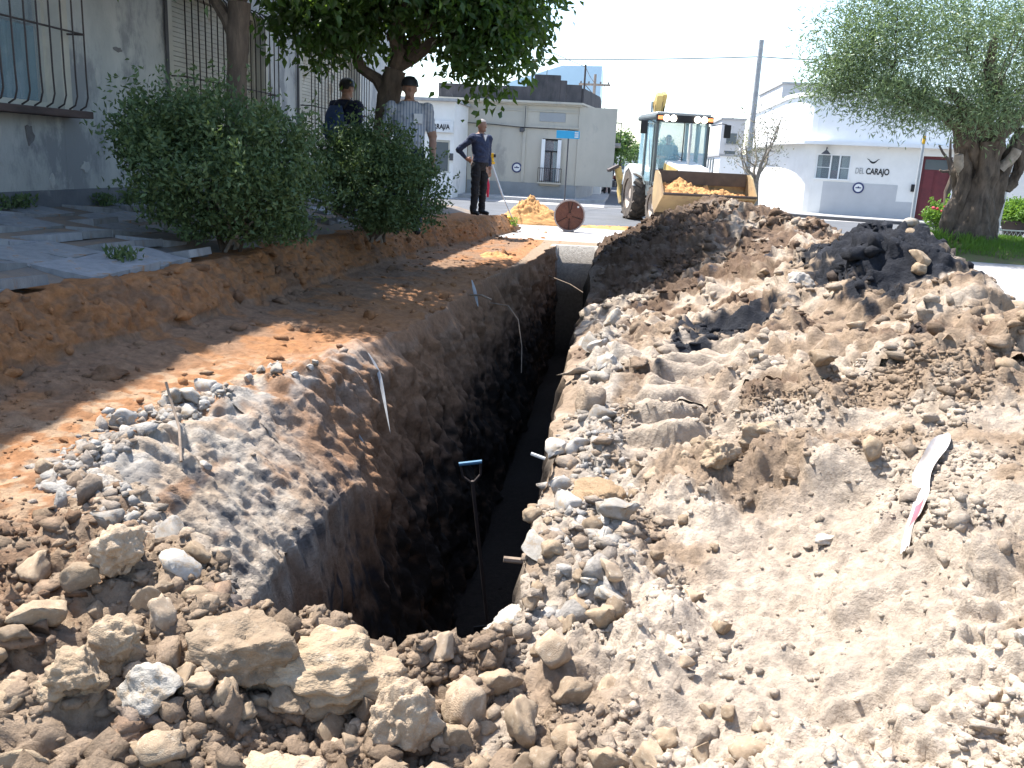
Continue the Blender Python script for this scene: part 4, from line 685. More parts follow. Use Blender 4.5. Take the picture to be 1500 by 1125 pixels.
tree('orange_tree', 'citrus tree with a leaning trunk and a low dense crown behind the smaller shrub', (-3.0, 11, .52), [(0, 0, -.1), (.03, 0, .6), (.1, 0, 1.15), (.18, 0, 1.6), (.27, 0, 1.95)], [.14, .12, .115, .12, .13], [(3, (-.6, .2, 2.6)), (4, (1.0, .1, 2.7)), (4, (.5, -.7, 2.9)), (4, (.5, .7, 2.9)), (4, (1.4, -.1, 2.3))],
     [((.45, 0, 3.0), (1.55, 1.4, .9)), ((1.42, -.1, 2.3), (.50, .65, .60)), ((-.6, -.1, 2.5), (.6, .8, .48)), ((1.5, 0, 2.75), (.55, .6, .5)), ((.5, 0, 3.7), (1.7, 1.6, .9)), ((.8, 1.5, 3.7), (1.7, 1.6, .95)), ((1.35, .6, 4.2), (1.4, 1.9, .85))], 1400, 34, .15, .11, .5, M['citrus'], M['bark'], 47)  # high crown lobes out of view, added to shade the heap
def shrub(name, label, loc, ell, ncl, m, sp, ls, asp, lm, seed, stems, group=None):
    t = thing(name, label, 'shrub', loc, 0, group); Q, P, dq, r = cluster_pts(ell, ncl, m, sp, seed, 3.4, -.05, 3.0)
    # upright sprigs on the outside
    sel = r.choice(len(Q), ncl // 3); up = np.repeat(Q[sel], 14, 0) + np.repeat(dq[sel * m], 14, 0) * np.tile(np.linspace(0, .2, 14), len(sel))[:, None] + np.tile(np.linspace(0, .10, 14), len(sel))[:, None] * np.array([0, 0, 1.]) + r.normal(0, .018, (len(sel) * 14, 3))
    P = np.concatenate([P, up]); dd = np.concatenate([dq, np.repeat(dq[sel * m], 14, 0)]); P = P[P[:, 2] > .02]; dd = dd[:len(P)]
    D = r.normal(size=P.shape) * .7 + dd * .6 + np.array([0, 0, .45]); tag(link('foliage', leaf_mesh('foliage', P, D, ls, asp, lm, seed), t), kind='stuff')
    for i in range(stems):
        a = r.uniform(0, 6.28); b = Q[r.randint(len(Q))]; MB().tube(wob((.08 * math.cos(a), .08 * math.sin(a), -.08), b, 5, .07, seed + i), [.016, .014, .012, .01, .007, .004], 6).build('stem', M['bark_pale'] if i < 3 else M['bark'], t, True)
    return t
shrub('round_shrub', 'large rounded dark green shrub growing at the edge of the broken pavement', (-3.22, 7.3, .66), [((-.05, 0, .62), (.84, .8, .62)), ((-.55, .1, .75), (.45, .6, .42)), ((.38, -.1, .5), (.48, .6, .5))], 820, 26, .055, .05, .45, M['shrub'], 61, 9)
shrub('round_shrub', 'smaller rounded dark green shrub in front of the man in the striped shirt', (-2.60, 9.75, .58), [((0, 0, .58), (.66, .62, .58)), ((-.25, .1, .75), (.42, .45, .4)), ((.25, 0, .45), (.48, .5, .45))], 620, 26, .055, .05, .45, M['shrub'], 63, 7)
# weeds at the foot of the house wall
rw = np.random.RandomState(3)
for i, yy in enumerate((6.9, 7.3, 8.6, 9.1, 9.5, 10.2, 10.9)):
    P = np.array([-5.1, yy, zpav(-5.1, yy)]) + rw.normal(0, 1, (160, 3)) * np.array([.04, .10, .0]); P[:, 2] += rw.uniform(0, .11, 160); D = rw.normal(size=P.shape) * .6 + np.array([0, 0, .8])
    wt = thing('weed', 'small dark weed tuft growing along the foot of the grey house wall', 'weed', group='weeds along the house wall'); tag(link('foliage', leaf_mesh('foliage', P, D, .045, .5, M['shrub'], i), wt), kind='stuff')
for i, (x, y) in enumerate(((-3.3, 5.75), (-2.1, 18.9))):
    P = np.array([x, y, (ground_z(x, y) if y > 15 else zpav(x, y) + .01)]) + rw.normal(0, 1, (130, 3)) * np.array([.05, .05, .0]); P[:, 2] += rw.uniform(0, .07 + .12 * (y > 15), 130)
    wt = thing('weed', ('green weed in a joint of the broken pavement' if y < 15 else 'bright green weed at the end of the earth bank'), 'weed', group='weeds in the pavement joints' if y < 15 else None); tag(link('foliage', leaf_mesh('foliage', P, rw.normal(size=P.shape) * .6 + np.array([0, 0, .7]), .05, .4, M['grass' if y > 15 else 'shrub'], 20 + i), wt), kind='stuff')
# ---------------------------------------------------------------- olive tree on its grass plot
gm = MB(); n = 40; v = [(7.6, 20.6, .34)]; 
for j, (k, z) in enumerate(((.45, .30), (.8, .17), (1, -.03))):
    for i in range(n): t = 6.283 * i / n; v.append((7.9 + math.cos(t) * 3.2 * k * (1 + .05 * math.sin(3 * t)), 20.8 + math.sin(t) * 2.6 * k, z))
f = [(0, 1 + i, 1 + (i + 1) % n) for i in range(n)] + [(1 + j * n + i, 1 + (j + 1) * n + i, 1 + (j + 1) * n + (i + 1) % n, 1 + j * n + (i + 1) % n) for j in range(2) for i in range(n)]
tag(gm.add(v, f).build('grass_plot', mat('turf_soil', (.10, .13, .04), (.13, .10, .06), 5, .95, .5, 30), None, True), kind='structure')
def plot_z(x, y): k = np.sqrt(((x - 7.9) / 3.2) ** 2 + ((y - 20.8) / 2.6) ** 2); return np.interp(k, [0, .45, .8, 1], [.34, .30, .17, -.03])
gx = rw.uniform(4.9, 10.9, 26000); gy = rw.uniform(18.3, 23.2, 26000); k = ((gx - 7.9) / 3.2) ** 2 + ((gy - 20.8) / 2.6) ** 2; kp = (k < .9) & (noise(np.stack([gx * 1.5, gy * 1.5, gx * 0], 1), 8) > -.25); gx, gy = gx[kp], gy[kp]
P = np.stack([gx, gy, plot_z(gx, gy) - .01], 1); hh = .10 + .16 * np.exp(-((gx - 6.9) ** 2 + (gy - 19.7) ** 2) / .5); D = rw.normal(size=P.shape) * .35 + np.array([0, 0, 1.])
Lm = leaf_mesh('grass', P, D, 1.0, .09, M['grass'], 71); co = np.empty(len(P) * 12, np.float32); Lm.vertices.foreach_get('co', co); co = co.reshape(-1, 4, 3); co = P[:, None] + (co - P[:, None]) * hh[:, None, None]; Lm.vertices.foreach_set('co', co.astype(np.float32).ravel())
tag(link('grass', Lm), 'bright green grass on the plot around the olive tree', 'grass', kind='stuff')
ot = tree('olive_tree', 'big old tree with a thick gnarled grey-brown trunk and silvery green leaves', (7.55, 20.2, .27), [(0, 0, -.12), (.02, 0, .35), (.0, .02, 1.0), (-.05, 0, 1.6), (-.1, 0, 2.1)], [.52, .38, .34, .36, .38], [(4, (-2.4, -.3, 3.2)), (4, (-1.2, -.8, 3.0)), (4, (1.7, .2, 3.0)), (4, (.2, .8, 3.6)), (3, (-1.0, -.5, 2.5)), (4, (-.5, -1, 4))],
     [((-.7, 0, 4.0), (2.7, 2.2, 1.7)), ((-2.6, -.3, 3.75), (1.35, 1.2, 1.15)), ((-2.0, -.9, 2.65), (1.1, .8, .5)), ((-.3, -.9, 2.75), (1.1, .9, .6)), ((1.7, .2, 3.9), (1.9, 1.8, 1.4)), ((-3.2, -.2, 3.2), (.7, .7, .6))], 2200, 23, .17, .115, .2, M['olive'], M['bark_olive'], 83, .15, .6, 2.2, .07, None, 44, .30)
for i, (pts, rad) in enumerate((([(-.3, -.1, -.1), (-.36, -.12, .5), (-.30, -.1, 1.2), (-.33, -.05, 1.8), (-.6, -.1, 2.4)], [.28, .2, .17, .16, .13]), ([(.38, .05, -.1), (.40, .05, .6), (.36, .05, 1.1), (.52, .05, 1.7), (.85, .1, 2.4)], [.26, .2, .18, .15, .12]), ([(.1, -.3, -.1), (.05, -.28, .6), (.02, -.2, 1.3), (.12, -.2, 2.0), (.3, -.2, 2.8)], [.24, .17, .15, .14, .1]), ([(.62, .1, 1.1), (.82, .1, 1.5), (.80, .12, 2.0), (1.0, .1, 2.6)], [.09, .1, .09, .08]))):
    gnarl_tube('trunk_stem', pts, rad, 26, M['bark_olive'], ot, 40 + i, .30)
for i, (x, z, s) in enumerate(((-.55, 1.62, .15), (.60, 1.78, .15))): gnarl_tube('cut_stub', [(x * .6, -.1, z - .25), (x * .9, -.16, z), (x, -.2, z + s * 1.2)], [s * .6, s * .7, s * .6], 14, M['bark_pale'], ot, i, .12)
# bare little tree by the rounded corner
bt = thing('bare_tree', 'small nearly leafless tree beside the loader bucket', 'tree', (4.45, 30, 0)); MB().tube([(0, 0, 0), (.03, 0, .6), (-.02, 0, 1.2)], [.14, .11, .1], 9).build('trunk', M['bark_pale'], bt, True)
r = random.Random(15); tw = MB(); tips = []
for i in range(8):
    a = 6.283 * i / 8 + r.uniform(-.3, .3); e = Vector((math.cos(a) * r.uniform(.5, 1.1), math.sin(a) * .8, r.uniform(2.0, 3.2))); path = wob((0, 0, 1.1), e, 5, .12, i); MB().tube(path, [.06, .045, .035, .028, .02, .012], 6).build('limb', M['bark_pale'], bt, True)
    for k in range(9): s = path[r.randint(2, 5)]; q = s + Vector((r.uniform(-.5, .5), r.uniform(-.4, .4), r.uniform(-.05, .5))); tw.tube(wob(s, q, 3, .04, k), [.012, .01, .007, .004], 4, False); tips.append(q)
tag(tw.build('twigs', M['bark_pale'], bt), kind='stuff'); T = np.array(tips); P = np.repeat(T, 16, 0) + rw.normal(0, .12, (len(T) * 16, 3)); tag(link('crown', leaf_mesh('crown', P, rw.normal(size=P.shape), .08, .35, M['dryleaf'], 5), bt), kind='stuff')
# far street trees
for i, (x, y, h, s, lab) in enumerate(((.2, 105, 5.2, 1.5, 'bushy green street tree far down the left pavement'), (-.9, 72, 3.6, .9, 'bright green small tree beyond the balcony house'), (1.6, 130, 4.6, 1.6, 'grey-green tree at the far end of the street'), (5.6, 120, 5, 1.5, 'dark green tree far down the right pavement'))):
    tree('street_tree', lab, (x, y, 0), [(0, 0, 0), (0, 0, h * .3), (.05, 0, h * .55)], [.14, .12, .1], [(2, (.3, 0, h * .8)), (2, (-.4, 0, h * .8))], [((0, 0, h * .68), (s, s, h * .3)), ((.4, 0, h * .85), (s * .6, s * .6, h * .16))], 60, 22, .3, .3, .6, M['fargreen'], M['bark'], 90 + i, nn=7)
# small palm / pruned trunk before the maroon door, flowering bushes, potted plant
pt = thing('pruned_tree', 'dark pruned trunk with stubby branches in front of the maroon door', 'tree', (10.45, 30.2, .1)); MB().tube([(0, 0, -.1), (.03, 0, .5), (-.03, 0, 1.1), (.12, 0, 1.7)], [.11, .09, .1, .11], 9).build('trunk', M['bark'], pt, True)
for i, e in enumerate(((-.5, 0, 2.5), (.1, 0, 2.9), (.55, 0, 2.6), (-.15, .1, 2.7), (-.4, -.1, 1.75))): MB().tube(wob((.1, 0, 1.65), e, 4, .06, i), [.07, .06, .05, .04, .03], 6).build('limb', M['bark'], pt, True)
b1 = shrub('flowering_bush', 'leafy bush with pink-red flowers at the foot of the maroon door', (9.55, 27.5, .06), [((0, 0, .42), (.55, .45, .4)), ((.5, 0, .35), (.4, .4, .33))], 200, 20, .08, .09, .5, M['grass'], 101, 4)
for i in range(7): MB().ball((rw.uniform(-.5, .1), -.38 + rw.uniform(0, .1), rw.uniform(.5, .75)), .045, 7, 5).build('flower', M['flower'], b1, True)
pot = thing('potted_plant', 'round leafy plant in a dark pot beyond the olive tree', 'potted plant', (10.95, 26.2, .1)); MB().lathe([(0, 0), (.22, 0), (.36, .4), (.40, .42), (.40, .46), (.32, .46), (0, .42)], 18).build('pot', M['terracotta'], pot, True)
Q, P, dq, r_ = cluster_pts([((0, 0, .68), (.6, .55, .28))], 160, 18, .07, 6); tag(link('foliage', leaf_mesh('foliage', P, r_.normal(size=P.shape) + dq, .09, .5, M['grass'], 6), pot), kind='stuff')
MB().box((10.2, 25.4, -.02), (12.5, 27.2, .09)).build('pot_plinth', M['kerb']); tag(bpy.data.objects['pot_plinth'], 'low concrete slab carrying the potted plant', 'slab')
# ================================================================ PEOPLE
def rings_loft(mb, rings, n=20):
    v = []; f = []
    for (z, rx, ry, x0, y0) in rings:
        for k in range(n): t = 6.283185 * k / n; v.append((x0 + rx * math.cos(t), y0 + ry * math.sin(t), z))
    m = len(rings)
    for i in range(m - 1):
        for k in range(n): f.append((i * n + k, i * n + (k + 1) % n, (i + 1) * n + (k + 1) % n, (i + 1) * n + k))
    f.append(tuple(range(n - 1, -1, -1))); f.append(tuple((m - 1) * n + k for k in range(n))); return mb.add(v, f)
def capsule(mb, a, b, r0, r1):
    mb.tube([a, b], [r0, r1], 12); mb.ball(a, r0, 12, 8); mb.ball(b, r1, 12, 8)
def hand(mb, w_, d, side):
    """palm, four unequal curled fingers and a thumb, from wrist w_ along direction d"""
    w_ = Vector(w_); d = Vector(d).normalized(); s = d.cross(Vector((0, 1, 0))).normalized() if abs(d.y) < .9 else Vector((1, 0, 0)); u = s.cross(d)
    pc = w_ + d * .055; capsule(mb, w_ + d * .02, w_ + d * .085, .026, .032)
    for i, (o, l) in enumerate(((-.032, .062), (-.011, .075), (.011, .07), (.031, .055))):
        k0 = w_ + d * .09 + s * o; k1 = k0 + d * l * .55 + u * .008; k2 = k1 + d * l * .4 + u * .03; capsule(mb, k0, k1, .0105, .0095); capsule(mb, k1, k2, .0095, .008)
    t0 = w_ + d * .04 - s * .03 * side; t1 = t0 - s * .03 * side + d * .03; capsule(mb, t0, t1, .013, .0115); capsule(mb, t1, t1 + d * .03 + u * .01, .0115, .009)
def person(name, label, loc, rz, arms, legs, top, bottom, sleeve=1.0, skin='skin', head=(0, -.01, 0), belly=0, lean=0, hair=None, group=None, face=0, vox=.0105):
    t = thing(name, label, 'person', loc, rz, group); mb = MB(); sd = [c for c in arms]
    hipz = legs[0][0][2]; sh = 1.45 - .93 + hipz   # torso rides on the hips
    def Z(z): return z - .93 + hipz
    rings_loft(mb, [(Z(.84), .15, .10, 0, 0), (Z(.93), .175, .125, 0, 0), (Z(1.03), .17 + belly * .3, .12 + belly * .6, 0, -belly * .4), (Z(1.14), .168 + belly * .3, .12 + belly, 0, -belly * .6), (Z(1.27), .195, .135 + belly * .5, 0, -belly * .2), (Z(1.38), .21, .13, 0, 0), (Z(1.46), .185, .105, 0, .01), (Z(1.525), .09, .08, 0, .01)])
    hx, hy, hz = head; hc = Vector((hx, hy - .005, Z(1.655) + hz)); capsule(mb, (0, .015, Z(1.45)), (hx * .7, hy + .01, Z(1.58)), .062, .056)
    fm = Matrix.Rotation(face, 3, 'Z')
    def H(x, y, z): return hc + fm @ Vector((x, y, z))
    mb.ball(hc + Vector((0, 0, .02)), (.082, .098, .104), 18, 12); c = H(0, -.025, -.055); mb.ball(c, (.058, .062, .062), 14, 10); capsule(mb, H(0, -.088, .012), H(0, -.108, -.022), .010, .015); mb.ball(H(0, -.08, -.085), .024, 10, 8)
    mb.ball(H(0, -.083, .03), (.05, .018, .012), 10, 6); mb.ball(H(0, -.084, -.055), (.026, .012, .008), 10, 6)
    for s in (-1, 1): mb.ball(H(s * .08, .01, -.005), (.012, .022, .034), 8, 6)
    segs = []
    for i, (a, b, c, hd) in enumerate(arms):
        s = 1 if a[0] > 0 else -1; mb.ball(a, .088, 12, 8); capsule(mb, a, b, .072, .056); capsule(mb, b, c, .05, .034); hand(mb, c, hd, s); segs.append((Vector(a), Vector(b), Vector(c)))
    for (a, b, c, d) in legs:
        capsule(mb, a, b, .105, .08); capsule(mb, b, c, .078, .066); capsule(mb, Vector(c) + Vector((0, .02, -.035)), d, .046, .042)
    tmp = link('tmp', mb.mesh('tmp', None, False)); rm = tmp.modifiers.new('r', 'REMESH'); rm.mode = 'VOXEL'; rm.voxel_size = vox; rm.use_smooth_shade = True; sm = tmp.modifiers.new('s', 'SMOOTH'); sm.factor = .5; sm.iterations = 3
    dg = bpy.context.evaluated_depsgraph_get(); me = bpy.data.meshes.new_from_object(tmp.evaluated_get(dg)); bpy.data.objects.remove(tmp); me.name = 'body'; me.materials.clear()
    for m in (M[skin], M[top], M[bottom], M['black']): me.materials.append(m)
    n = len(me.polygons); ce = np.empty(n * 3); me.polygons.foreach_get('center', ce); ce = ce.reshape(-1, 3); mi = np.full(n, 1)
    V = np.empty(len(me.vertices) * 3, np.float32); me.vertices.foreach_get('co', V); V = V.reshape(-1, 3)
    nv = np.empty(len(V) * 3, np.float32); me.vertices.foreach_get('normal', nv); nv = nv.reshape(-1, 3)
    def segd(P, a, b): a, b = np.array(a), np.array(b); ab = b - a; u = np.clip(((P - a) @ ab) / (ab @ ab), 0, 1); return np.linalg.norm(P - a - u[:, None] * ab, axis=1), u
    legm = np.zeros(n, bool)
    for (a, b, c, d) in legs:
        for p_, q_, r_ in ((a, b, .115), (b, c, .08)): dd, _ = segd(ce, p_, q_); legm |= dd < r_
        dd, _ = segd(ce, Vector(c) + Vector((0, .02, -.035)), d); foot = dd < .07; mi[legm] = 2; 
    mi[(ce[:, 2] < Z(.99)) & (mi == 1)] = 2
    for (a, b, c, d) in legs: dd, _ = segd(ce, Vector(c) + Vector((0, .02, -.035)), d); mi[(dd < .062)] = 3
    mi[ce[:, 2] > Z(1.515)] = 0
    for a, b, c in segs:
        d1, u1 = segd(ce, a, b); d2, u2 = segd(ce, b, c); d3, _ = segd(ce, c, c + (c - b).normalized() * .2); arm = np.minimum(d1 - .088, d2 - .064) < 0
        inn = (np.abs(ce[:, 0]) < .155) & (d1 < .09) & (u1 < .3)
        q = np.where(d1 < d2, u1, 1 + u2); hit = arm & ~inn; mi[hit] = np.where(q[hit] < sleeve * 2, 1, 0); dh = np.linalg.norm(ce - np.array(c), axis=1); mi[(dh < .15) & (d2 >= .0) & (u2 > .98)] = 0 if sleeve < 1.05 else 0
    fold = .012 * fbm(V * np.array([8, 8, 15.]), 7, 3); sk = V[:, 2] > Z(1.5); fold[sk] = 0; V = V + nv * fold[:, None]; me.vertices.foreach_set('co', V.ravel()); me.polygons.foreach_set('material_index', mi.astype(np.int32)); me.update()
    link('body', me, t)
    if hair:
        v, f = I3; q = v * np.array([.088, .105, .110]); keep = [tuple(x) for x in f if all((v[i][2] > .35 or (v[i][1] > .15 and v[i][2] > -.45)) if hair != 'sides' else (v[i][1] > .0 and -.45 < v[i][2] < .55) for i in x)]
        o = link('hair', mesh_np('hair', q, np.array(keep), M['hair' if hair in ('sides', 'grey') else 'hair_dark'], True), t); o.location = hc + Vector((0, .004, .022)); o.rotation_euler = (0, 0, face)
    t['_h'] = tuple(hc); return t, hc
LEG = [((.095, 0, .93), (.105, -.01, .5), (.11, .02, .09), (.125, -.13, .045)), ((-.095, 0, .93), (-.105, -.01, .5), (-.11, .02, .09), (-.125, -.13, .045))]
p1, hc = person('person', 'man in navy jumper and black trousers standing with one hand on his hip', (-2.62, 17.25, .40), R(52), [((.2, .0, 1.43), (.25, .03, 1.14), (.22, -.06, .88), (0, -.1, -1)), ((-.2, .0, 1.43), (-.36, .22, 1.2), (-.19, .16, 1.04), (.9, .1, -.3))], LEG, 'navyshirt', 'blackcloth', .93, hair='grey', face=R(8), belly=.03)
MB().prism([(-.05, 1.50), (.05, 1.50), (.0, 1.38)], -.128, -.10, 'y').build('collar', M['collar'], p1)
p2, hc = person('person', 'man in striped short-sleeved shirt and dark cap standing behind the smaller shrub', (-2.5, 10.75, .52), R(14), [((.21, 0, 1.43), (.285, .02, 1.14), (.285, -.06, .88), (.05, -.2, -1)), ((-.21, 0, 1.43), (-.3, .04, 1.13), (-.3, -.04, .87), (0, -.2, -1))], LEG, 'stripe', 'darkblue', .40, belly=.06, hair='dark', face=R(6))
for o in [p2]: o.scale = (1.0, 1.0, 1.02)
def cap(parent, hc, m, rz=0):
    q = MB().lathe([(.001, .142), (.05, .135), (.09, .095), (.104, .04), (.105, .025)], 18, tuple(hc)); o = q.build('cap', m, parent, True); br = MB()
    pts = [(hc[0] + .082 * math.sin(a), hc[1] - .06 - .11 * math.cos(a)) for a in np.linspace(-1.35, 1.35, 9)]; br.prism(pts, hc[2] + .028, hc[2] + .038, 'z').build('cap_brim', m, o)
cap(p2, hc, M['black'])
MB().box((.05, -.175, 1.27), (.15, -.14, 1.38)).build('shirt_pocket', M['collar'], p2, bevel=.005)
p3, hc = person('person', 'person in dark clothes and cap seen from behind with a backpack', (-3.62, 11.9, .60), R(152), [((.2, 0, 1.43), (.26, .03, 1.13), (.2, -.16, .98), (-.1, -1, -.2)), ((-.2, 0, 1.43), (-.25, .02, 1.14), (-.26, -.04, .88), (0, -.2, -1))], LEG, 'darkblue', 'blackcloth', .98, hair='dark'); cap(p3, hc, M['black'])
rf = MB(); rings_loft(rf, [(1.16, .19, .142, 0, -.0), (1.20, .192, .143, 0, 0)]); rf.build('reflective_band', M['reflective'], p3, True)
bp = thing('backpack', 'dark blue backpack on the back of the person in dark clothes', 'backpack', (-3.62, 11.9, .60), R(152)); q = MB(); rings_loft(q, [(.98, .12, .05, 0, .2), (1.02, .15, .085, 0, .21), (1.2, .155, .095, 0, .21), (1.35, .14, .08, 0, .2), (1.43, .1, .045, 0, .18)]); q.build('pack', M['bag'], bp, True); MB().box((-.1, .29, 1.05), (.1, .33, 1.2)).build('pocket', M['bag'], bp, bevel=.015)
for s in (-1, 1): MB().tube([(s * .1, .14, 1.4), (s * .11, .05, 1.50), (s * .12, -.1, 1.46), (s * .13, -.135, 1.3), (s * .15, -.08, 1.12), (s * .13, .12, 1.03)], .016, 6).build('strap', M['black'], bp, True)
# far walker in the side of the street
p5, _ = person('person', 'distant person in dark clothes walking by the balcony house', (-.45, 44.5, .12), R(170), [((.2, 0, 1.43), (.25, .03, 1.13), (.25, -.06, .88), (0, -.2, -1)), ((-.2, 0, 1.43), (-.25, .02, 1.14), (-.25, -.04, .88), (0, -.2, -1))], LEG, 'darkblue', 'blackcloth', .98, hair='dark', vox=.022)
# ================================================================ BACKHOE LOADER (local: faces -y, x across)
bk = thing('backhoe_loader', 'yellow and white backhoe loader carrying earth in its raised front bucket', 'backhoe', (1.55, 25.3, 0), R(14))
def wheel(x, y, r, wd):
    s = 1 if x > 0 else -1; n = 40
    w_ = MB().lathe([(r * .58, -wd / 2), (r * .9, -wd / 2), (r * .97, -wd * .36), (r * .985, 0), (r * .97, wd * .36), (r * .9, wd / 2), (r * .58, wd / 2), (r * .58, -wd / 2)], n, (x, y, r), 'x').build('wheel', M['rubber'], bk, True)
    for k in range(16):
        for h in (-1, 1):
            a = 2 * math.pi * (k + (.5 if h > 0 else 0)) / 16; o = link('tread_lug', LUG, w_); o.location = (x + h * wd * .24, y + math.cos(a) * r * .985, r + math.sin(a) * r * .985); o.rotation_euler = Euler((a - math.pi / 2, 0, 0)).to_matrix().to_4x4().to_euler(); o.rotation_euler = (Matrix.Rotation(a - math.pi / 2, 3, 'X') @ Matrix.Rotation(h * .6, 3, 'Z')).to_euler(); o.scale = (wd * .6, r * .085, r * .09)
    for sd in (s,):
        MB().lathe([(r * .585, wd * .40 * sd), (r * .52, wd * .34 * sd), (r * .46, wd * .1 * sd), (r * .2, wd * .12 * sd), (r * .19, wd * .3 * sd), (.001, wd * .3 * sd)], 28, (x, y, r), 'x').build('rim', M['rim'], w_, True)
        MB().lathe([(r * .585, -wd * .40 * sd), (r * .46, -wd * .1 * sd), (.001, -wd * .1 * sd)], 28, (x, y, r), 'x').build('rim', M['rim'], w_, True)
LUG = MB().box((-.5, -.5, -.5), (.5, .5, .5)).mesh('tread_lug', M['rubber'])
for s in (-1, 1): wheel(s * .78, -1.15, .50, .34); wheel(s * .80, 1.0, .72, .46)
MB().box((-.42, -1.6, .5), (.42, 1.9, .85)).build('chassis', M['mgrey'], bk, bevel=.02); MB().box((-.72, -1.25, .42), (.72, -1.05, .6)).build('front_axle', M['mgrey'], bk, bevel=.02)
hd = MB(); hd.prism([(-1.75, .88), (-1.78, 1.25), (-1.6, 1.5), (-.35, 1.68), (-.35, .88)], -.43, .43, 'x'); hood = hd.build('hood', M['mwhite'], bk, True, bevel=.05)
MB().box((-.34, -1.815, .95), (.34, -1.77, 1.36)).build('grille', M['black'], hood); MB().box((-.438, -1.3, 1.05), (-.432, -.5, 1.3)).build('side_vent', M['black'], hood)
MB().box((-.45, -1.6, 1.33), (-.36, -.4, 1.52), (.13, 0, 0)).build('hood_stripe', M['yellow'], hood)
MB().box((-.44, -1.62, .7), (.44, -1.5, .9)).build('front_frame', M['yellow'], bk, bevel=.02)
# cab
cabz0, cabz1 = 1.05, 2.86
corners = {'fl': (-.70, -.35), 'fr': (.70, -.35), 'ml': (-.74, .55), 'mr': (.74, .55), 'rl': (-.66, 1.25), 'rr': (.66, 1.25)}
for k, (x, y) in corners.items(): MB().tube([(x, y, cabz0), (x * .97, y + (.05 if k[0] == 'f' else 0), cabz1 - .12)], .05, 8).build('cab_post', M['mgrey'], bk, True)
MB().prism([(-.8, -.45), (.8, -.45), (.8, 1.35), (-.8, 1.35)], cabz1 - .14, cabz1 + .0, 'z').build('cab_roof', M['mgrey'], bk, bevel=.05)
MB().prism([(-.74, -.40), (.74, -.40), (.74, 1.3), (-.74, 1.3)], cabz1 + .002, cabz1 + .05, 'z').build('roof_top', M['mwhite'], bk, bevel=.02)
MB().box((-.78, -.50, cabz1 - .2), (.78, -.44, cabz1 - .02)).build('light_bar', M['black'], bk, bevel=.01)
for x in (-.52, -.33, .33, .52): l = MB().lathe([(0, -.56), (.075, -.56), (.085, -.53), (.085, -.505)], 16, (x, 0, cabz1 - .11), 'y').build('work_lamp', M['lampglass'], bk, True)
for x in (-.69, .69): MB().box((x - .06, -.55, cabz1 - .15), (x + .06, -.505, cabz1 - .06)).build('indicator_lamp', M['amber'], bk, bevel=.01)
MB().box((-.72, -.38, cabz0 - .05), (.72, 1.28, cabz0)).build('cab_floor', M['mgrey'], bk); MB().box((-.68, -.41, cabz0), (.68, -.36, 1.42)).build('dash_panel', M['mgrey'], bk)
MB().box((-.66, -.37, 1.45), (.66, -.362, cabz1 - .2)).build('windscreen', M['cabglass'], bk)
for s in (-1, 1):
    MB().box((s * .735 - .004, -.28, 1.1), (s * .735 + .004, .5, cabz1 - .15)).build('side_window', M['cabglass'], bk); MB().box((s * .72 - .004, .6, 1.25), (s * .72 + .004, 1.2, cabz1 - .15)).build('side_window', M['cabglass'], bk)
    MB().tube([(s * .76, -.28, 1.0), (s * .76, -.28, 2.6), (s * .76, .45, 2.65), (s * .76, .5, 1.2), (s * .76, .2, 1.0)], .02, 6).build('door_frame', M['mgrey'], bk, True)
    MB().tube([(s * .80, -.22, 1.5), (s * .80, -.05, 2.2)], .015, 6).build('grab_rail', M['galv'], bk, True)
MB().box((-.6, 1.26, 1.5), (.6, 1.268, cabz1 - .15)).build('rear_window', M['cabglass'], bk)
MB().tube([(.02, -1.0, 1.5), (.02, -1.0, 2.35), (.02, -.96, 2.62)], .035, 10).build('exhaust_stack', M['galv'], bk, True)
MB().tube([(.02, -.45, 1.5), (.02, -.43, cabz1 - .15)], .016, 6).build('windscreen_bar', M['black'], bk)
st = MB(); st.lathe([(.19 + .018 * math.cos(a), .018 * math.sin(a)) for a in np.linspace(0, 6.283, 9)], 22, (0, 0, 0)); so_ = st.build('steering_wheel', M['black'], bk, True); so_.location = (-.03, -.1, 1.72); so_.rotation_euler = (.5, 0, 0); MB().tube([(0, 0, 0), (0, -.02, -.35)], .025, 6).box((-.18, -.015, -.01), (.18, .015, .01)).build('steering_column', M['black'], so_)
MB().box((-.28, .25, 1.3), (.28, .72, 1.42)).build('seat', M['black'], bk, bevel=.03); MB().box((-.26, .66, 1.42), (.26, .78, 2.0)).build('seat_back', M['black'], bk, bevel=.03)
